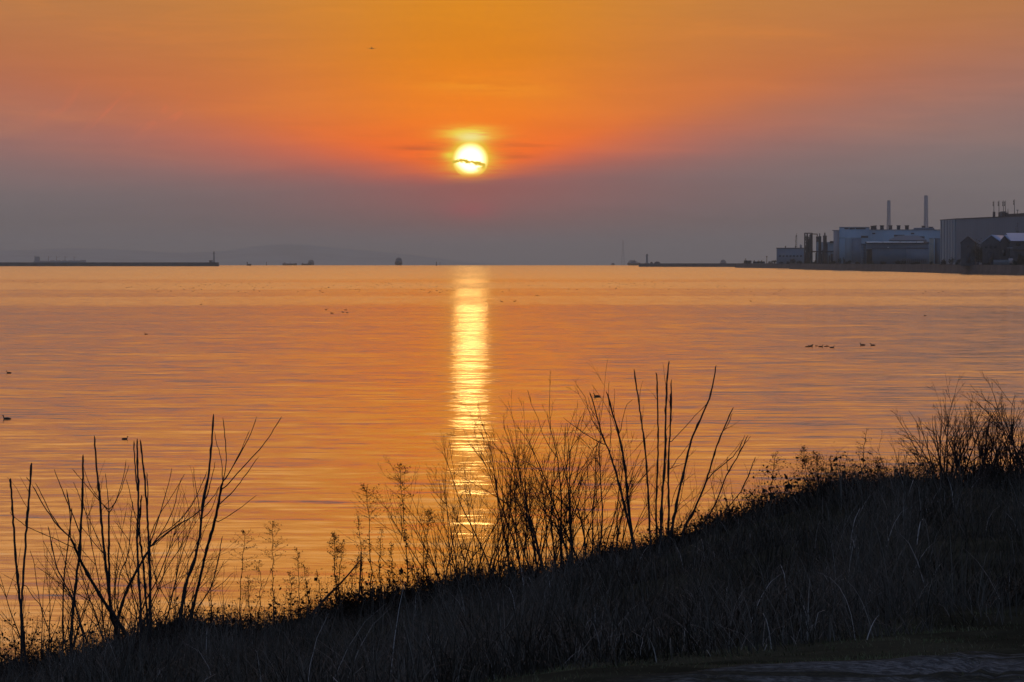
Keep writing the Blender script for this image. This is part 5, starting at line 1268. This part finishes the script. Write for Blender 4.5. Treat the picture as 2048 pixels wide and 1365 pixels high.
# ---------------- plumed and seeded weeds, each its own plant
def plume(label, px_, pyb, pyt, dist, seed, hw=18, head=.42, leafy=1.0, bend=0.0, dense=1.0):
    r = np.random.default_rng(seed); b = at(px_, pyb, dist); z = G(b.x, dist) - .04; bend = bend + r.normal(0, 5); top = at(px_ + bend, pyt, dist + r.uniform(-.2, .2))
    t = thing("plumed_weed", (b.x, dist, z), label, "weed", "plumed weeds on the crest of the bank")
    n = 14; hw *= r.uniform(.75, 1.2); wx, wp = r.uniform(.01, .035), r.uniform(0, 6.28)
    P = [np.array([b.x + (top.x - b.x) * (k / n) ** 1.5 + wx * (math.sin(k / n * 4.2 + wp) - math.sin(wp)) * (1 - k / n * .6), dist, z + (top.z - z) * k / n]) + r.normal(0, .006, 3) for k in range(n + 1)]
    MB().tube(P, np.linspace(.006, .0018, n + 1), 5).build("stem", M_TANGLE, t, True)
    H = top.z - z; w_ = 1.25 * hw * dist / FPX; m = MB(); C = []
    nb = int(34 * dense)
    gap = r.uniform(0, 1, 3)
    for k in range(nb):
        if np.abs(gap - k / nb).min() < .03: continue
        f = 1 - head + head * (k + .5) / nb; k0 = int(f * n); p0 = P[min(k0, n - 1)] + (P[min(k0 + 1, n)] - P[min(k0, n - 1)]) * (f * n - k0)
        g = (f - (1 - head)) / head; L = 1.35 * w_ * (math.sin(math.pi * min(.97, .28 + .70 * g)) ** .8) * r.uniform(.6, 1.15) + .012
        a = r.uniform(0, 6.28); dd = np.array([math.cos(a), math.sin(a), r.uniform(.1, .5)])
        pp, _ = twig(m, p0, dd, L, .0014, r, 4, 3, .12, .05, .6)
        for q in pp[1:]:
            for _ in range(int(3 * dense)): C.append(q + r.normal(0, .006, 3) + np.array([0, 0, r.uniform(0, .012)]))
    C = np.array(C); A = r.normal(0, 1, C.shape); A[:, 2] += 1.2; A /= np.linalg.norm(A, axis=1)[:, None]; B = np.cross(A, r.normal(0, 1, C.shape)); B /= np.linalg.norm(B, axis=1)[:, None]; s = r.uniform(.004, .0085, len(C))[:, None]
    m.raw(np.stack([C - A * s, C + B * s * .45, C + A * s, C - B * s * .45], 1).reshape(-1, 3), np.arange(4 * len(C)).reshape(-1, 4)); m.build("plume", M_SEED, t)
    C = []; nl = int(110 * leafy)
    for _ in range(nl):
        f = r.beta(1.6, 1.8) * (1 - head) * 1.05; k0 = min(int(f * n), n - 1); p0 = P[k0] + (P[k0 + 1] - P[k0]) * (f * n - k0); C.append(p0 + r.normal(0, .012, 3) * np.array([1, 1, 1.5]))
    C = np.array(C); A = r.normal(0, 1, C.shape); A[:, 2] -= 1.4; A /= np.linalg.norm(A, axis=1)[:, None]; B = np.cross(A, r.normal(0, 1, C.shape)); B /= np.linalg.norm(B, axis=1)[:, None]; s = r.uniform(.008, .022, len(C))[:, None]
    m = MB(); m.raw(np.stack([C - A * s, C + B * s * .28, C + A * s, C - B * s * .28], 1).reshape(-1, 3), np.arange(4 * len(C)).reshape(-1, 4)); m.build("leaves", M_TANGLE, t)
for a in (
 ("slight plumed weed leaning left, between the faint feathery weed and the lone slim one", 506, 1250, 1150, 33.2, 110, 9, .35, .8, -8, .9),
 ("short bushy plumed weed right of the lone slim one", 572, 1246, 1148, 33.1, 111, 11, .45, 1.0, 6, 1.0),
 ("short leafy weed left of the slanting dead branch", 622, 1230, 1128, 33.4, 112, 9, .4, 1.2, -4, .9),
 ("short weed with a blunt head right of the thick dark double weed", 702, 1210, 1118, 33.3, 113, 10, .4, 1.0, 5, 1.0),
 ("slim weed close to the right of the broad feathery plume", 778, 1192, 1092, 33.4, 114, 8, .35, 1.0, 4, .9),
 ("slim bent weed between the tallest plumed weed and the glitter path", 838, 1184, 1072, 33.2, 115, 9, .35, .9, 8, .9),
 ("tallest plumed weed, dark and leafy, left of the glitter path's lower end", 810, 1180, 928, 33.0, 61, 21, .23, 1.7, -5, 1.3),
 ("tall weed with a broad feathery plume left of the tallest plumed weed", 742, 1200, 972, 33.2, 62, 24, .26, .8, -8, 1.3),
 ("leafy weed with a narrow plume between the two tall plumed ones", 762, 1195, 1055, 33.0, 63, 8, .35, 1.6, 2, .9),
 ("shorter feathery weed left of the broad feathery plume", 722, 1205, 1038, 33.3, 64, 13, .45, .4, -6, 1.0),
 ("thick dark double weed with blunt plumes, its left stalk", 670, 1218, 1068, 33.0, 65, 10, .30, 2.0, 2, 1.4),
 ("thick dark double weed with blunt plumes, its right stalk", 682, 1214, 1080, 33.1, 66, 10, .45, 1.6, -1, 1.1),
 ("loose drooping plumed weed right of the lone slim one", 600, 1245, 1100, 33.2, 67, 17, .55, .7, -6, 1.0),
 ("lone slim plumed weed with a clot of dark leaves halfway down", 541, 1252, 1042, 32.8, 68, 17, .30, 1.2, -2, 1.1),
 ("faint feathery weed right of the tallest left shrub", 484, 1250, 1062, 33.4, 69, 19, .35, .4, 0, 1.0),
 ("short feathery weed under the faint feathery one", 512, 1252, 1122, 33.5, 70, 14, .5, .5, 3, .9),
 ("leaning feathery weed among the right stems of the left group", 425, 1255, 1130, 33.6, 71, 13, .45, .5, 4, .9),
 ("tiny plumed weed just left of the thick dark double weed", 640, 1222, 1150, 33.4, 72, 10, .5, .9, -3, .9),
 ("short plumed weed between the two tall plumed ones and the glitter path", 858, 1182, 1025, 33.5, 73, 15, .22, .5, 12, 1.2),
 ("weed with clustered seed heads, leftmost right of the tallest shrub", 1541, 1005, 905, 33.4, 74, 13, .35, .4, 4, .9),
 ("weed with dark clustered seed heads, centre of the right hand weeds", 1612, 992, 900, 33.3, 75, 11, .28, .9, 2, 1.2),
 ("leafy weed right beside the dark clustered one", 1640, 985, 905, 33.6, 76, 12, .3, .9, -5, 1.1),
 ("thin drooping weed right of the leafy ones", 1668, 978, 915, 33.5, 77, 10, .4, .6, -8, .9),
 ("low feathery weed before the sprawling shrub at the right", 1755, 970, 915, 33.7, 78, 14, .4, .6, 2, 1.0),
 ("short feathery weed left of the sprawling shrub at the right", 1722, 972, 862, 33.8, 79, 8, .5, .2, 12, .7)): plume(*a)
# dead branch lying aslant over the crest, left of centre
S = np.array([np.array(at(p, q, 33.0 + k * .05)) for k, (p, q) in enumerate(((588, 1262), (625, 1228), (650, 1198), (680, 1168), (705, 1140), (727, 1112)))]); m = MB(); m.tube(smooth_poly(S, 4), np.linspace(.017, .003, (len(S) - 1) * 4 + 1) * np.random.default_rng(2).uniform(.8, 1.3, (len(S) - 1) * 4 + 1), 6)
tag(m.build("dead_branch", M_BARK), "dead branch slanting up from the crest beside the thick dark weeds", "branch")
S = np.array([np.array(at(p, q, 33.1)) for p, q in ((716, 1230), (719, 1180), (721, 1140), (722, 1104))]); m = MB(); m.tube(smooth_poly(S, 4), np.linspace(.011, .006, 13), 6)
tag(m.build("stake", M_BARK), "short dark upright stake where the slanting dead branch ends", "stake")

# ---------------- rounded clumps of dark brush breaking the line of the crest
def brush(label, px_, pyt, wpx, dist, seed, n=900):
    r = np.random.default_rng(seed); x0 = X(px_, dist); z0 = G(x0, dist); w_ = wpx * dist / FPX / 2; h_ = max(.12, Z(pyt, dist) - z0)
    t = thing("brush_clump", (x0, dist, z0), label, "brush", "rounded brush clumps on the bank")
    m = MB(); C = []
    for _ in range(n // 6):
        a = r.uniform(0, 6.28); q = math.sqrt(r.random()); bx_, by_ = x0 + math.cos(a) * q * w_ * .6, dist + math.sin(a) * q * w_ * .6
        dd = np.array([math.cos(a) * q * .8 + r.normal(0, .3), math.sin(a) * q * .8 + r.normal(0, .3), 1.0]); L = h_ * r.uniform(.55, 1.15) * (1.05 - .35 * q * q)
        pp, _ = twig(m, (bx_, by_, G(bx_, by_) - .03), dd, L, .0022, r, 5, 3, .16, -.03, .4); C += pp[2:]
    m.build("stems", M_TANGLE, t)
    C = np.array(C); k = r.integers(0, len(C), n * 3); C = C[k] + r.normal(0, .02, (len(k), 3)); A = r.normal(0, 1, C.shape); A /= np.linalg.norm(A, axis=1)[:, None]; B = np.cross(A, r.normal(0, 1, C.shape)); B /= np.linalg.norm(B, axis=1)[:, None]; s = r.gamma(3, .0034, len(C))[:, None]
    m = MB(); m.raw(np.stack([C - A * s, C + B * s * .5, C + A * s, C - B * s * .5], 1).reshape(-1, 3), np.arange(4 * len(C)).reshape(-1, 4)); m.build("leaves", M_TANGLE, t)
for a in (("dark rounded brush at the foot of the low forking shrub, right of centre", 1232, 1068, 60, 33.2, 81), ("broad dark brush at the foot of the tallest shrub right of centre", 1330, 1050, 110, 33.0, 82, 1500),
 ("dark brush swelling the crest below the seeded weeds at the right", 1450, 1008, 90, 33.2, 83, 1200), ("ragged brush just left of the sprawling shrub at the right", 1690, 945, 80, 33.4, 84, 1200), ("low brush left of the glitter path's foot, under the tallest plumed weed", 800, 1168, 70, 33.3, 85),
 ("dark brush beneath the tallest left shrub", 385, 1225, 95, 32.6, 86, 1200), ("dark brush under the thick dark double weed", 672, 1190, 55, 33.2, 87), ("dark brush at the left end, behind the two edge stems", 60, 1290, 110, 33.0, 88, 1400),
 ("ragged brush between the one tall stem and the big spreading shrub", 250, 1262, 110, 33.1, 89, 1400), ("dark brush below the dense shrubs at the right edge", 1985, 925, 130, 33.4, 90, 1500),
 ("small ragged brush under the faint feathery weed", 480, 1218, 50, 33.1, 91, 700), ("small brush at the foot of the lone slim plumed weed", 548, 1214, 42, 33.0, 92, 700), ("brush at the foot of the loose drooping weed", 604, 1205, 48, 33.2, 93, 700),
 ("brush beside the short upright stake", 728, 1176, 52, 33.1, 94, 800), ("brush below the sparse reddish shrub left of the glitter path", 872, 1146, 60, 33.2, 95, 900), ("brush below the shrub crossing the glitter path", 945, 1130, 64, 33.0, 96, 900),
 ("brush below the reddish shrub right of the glitter path", 1030, 1118, 60, 33.2, 97, 900), ("brush below the dense dark stemmed shrub", 1105, 1105, 66, 33.1, 98, 900), ("low brush under the weed with clustered seed heads", 1545, 975, 64, 33.3, 99, 800),
 ("brush under the dark clustered weeds", 1618, 950, 60, 33.2, 100, 900), ("brush below the sprawling shrub at the right", 1790, 938, 80, 33.4, 101, 900)): brush(*a)
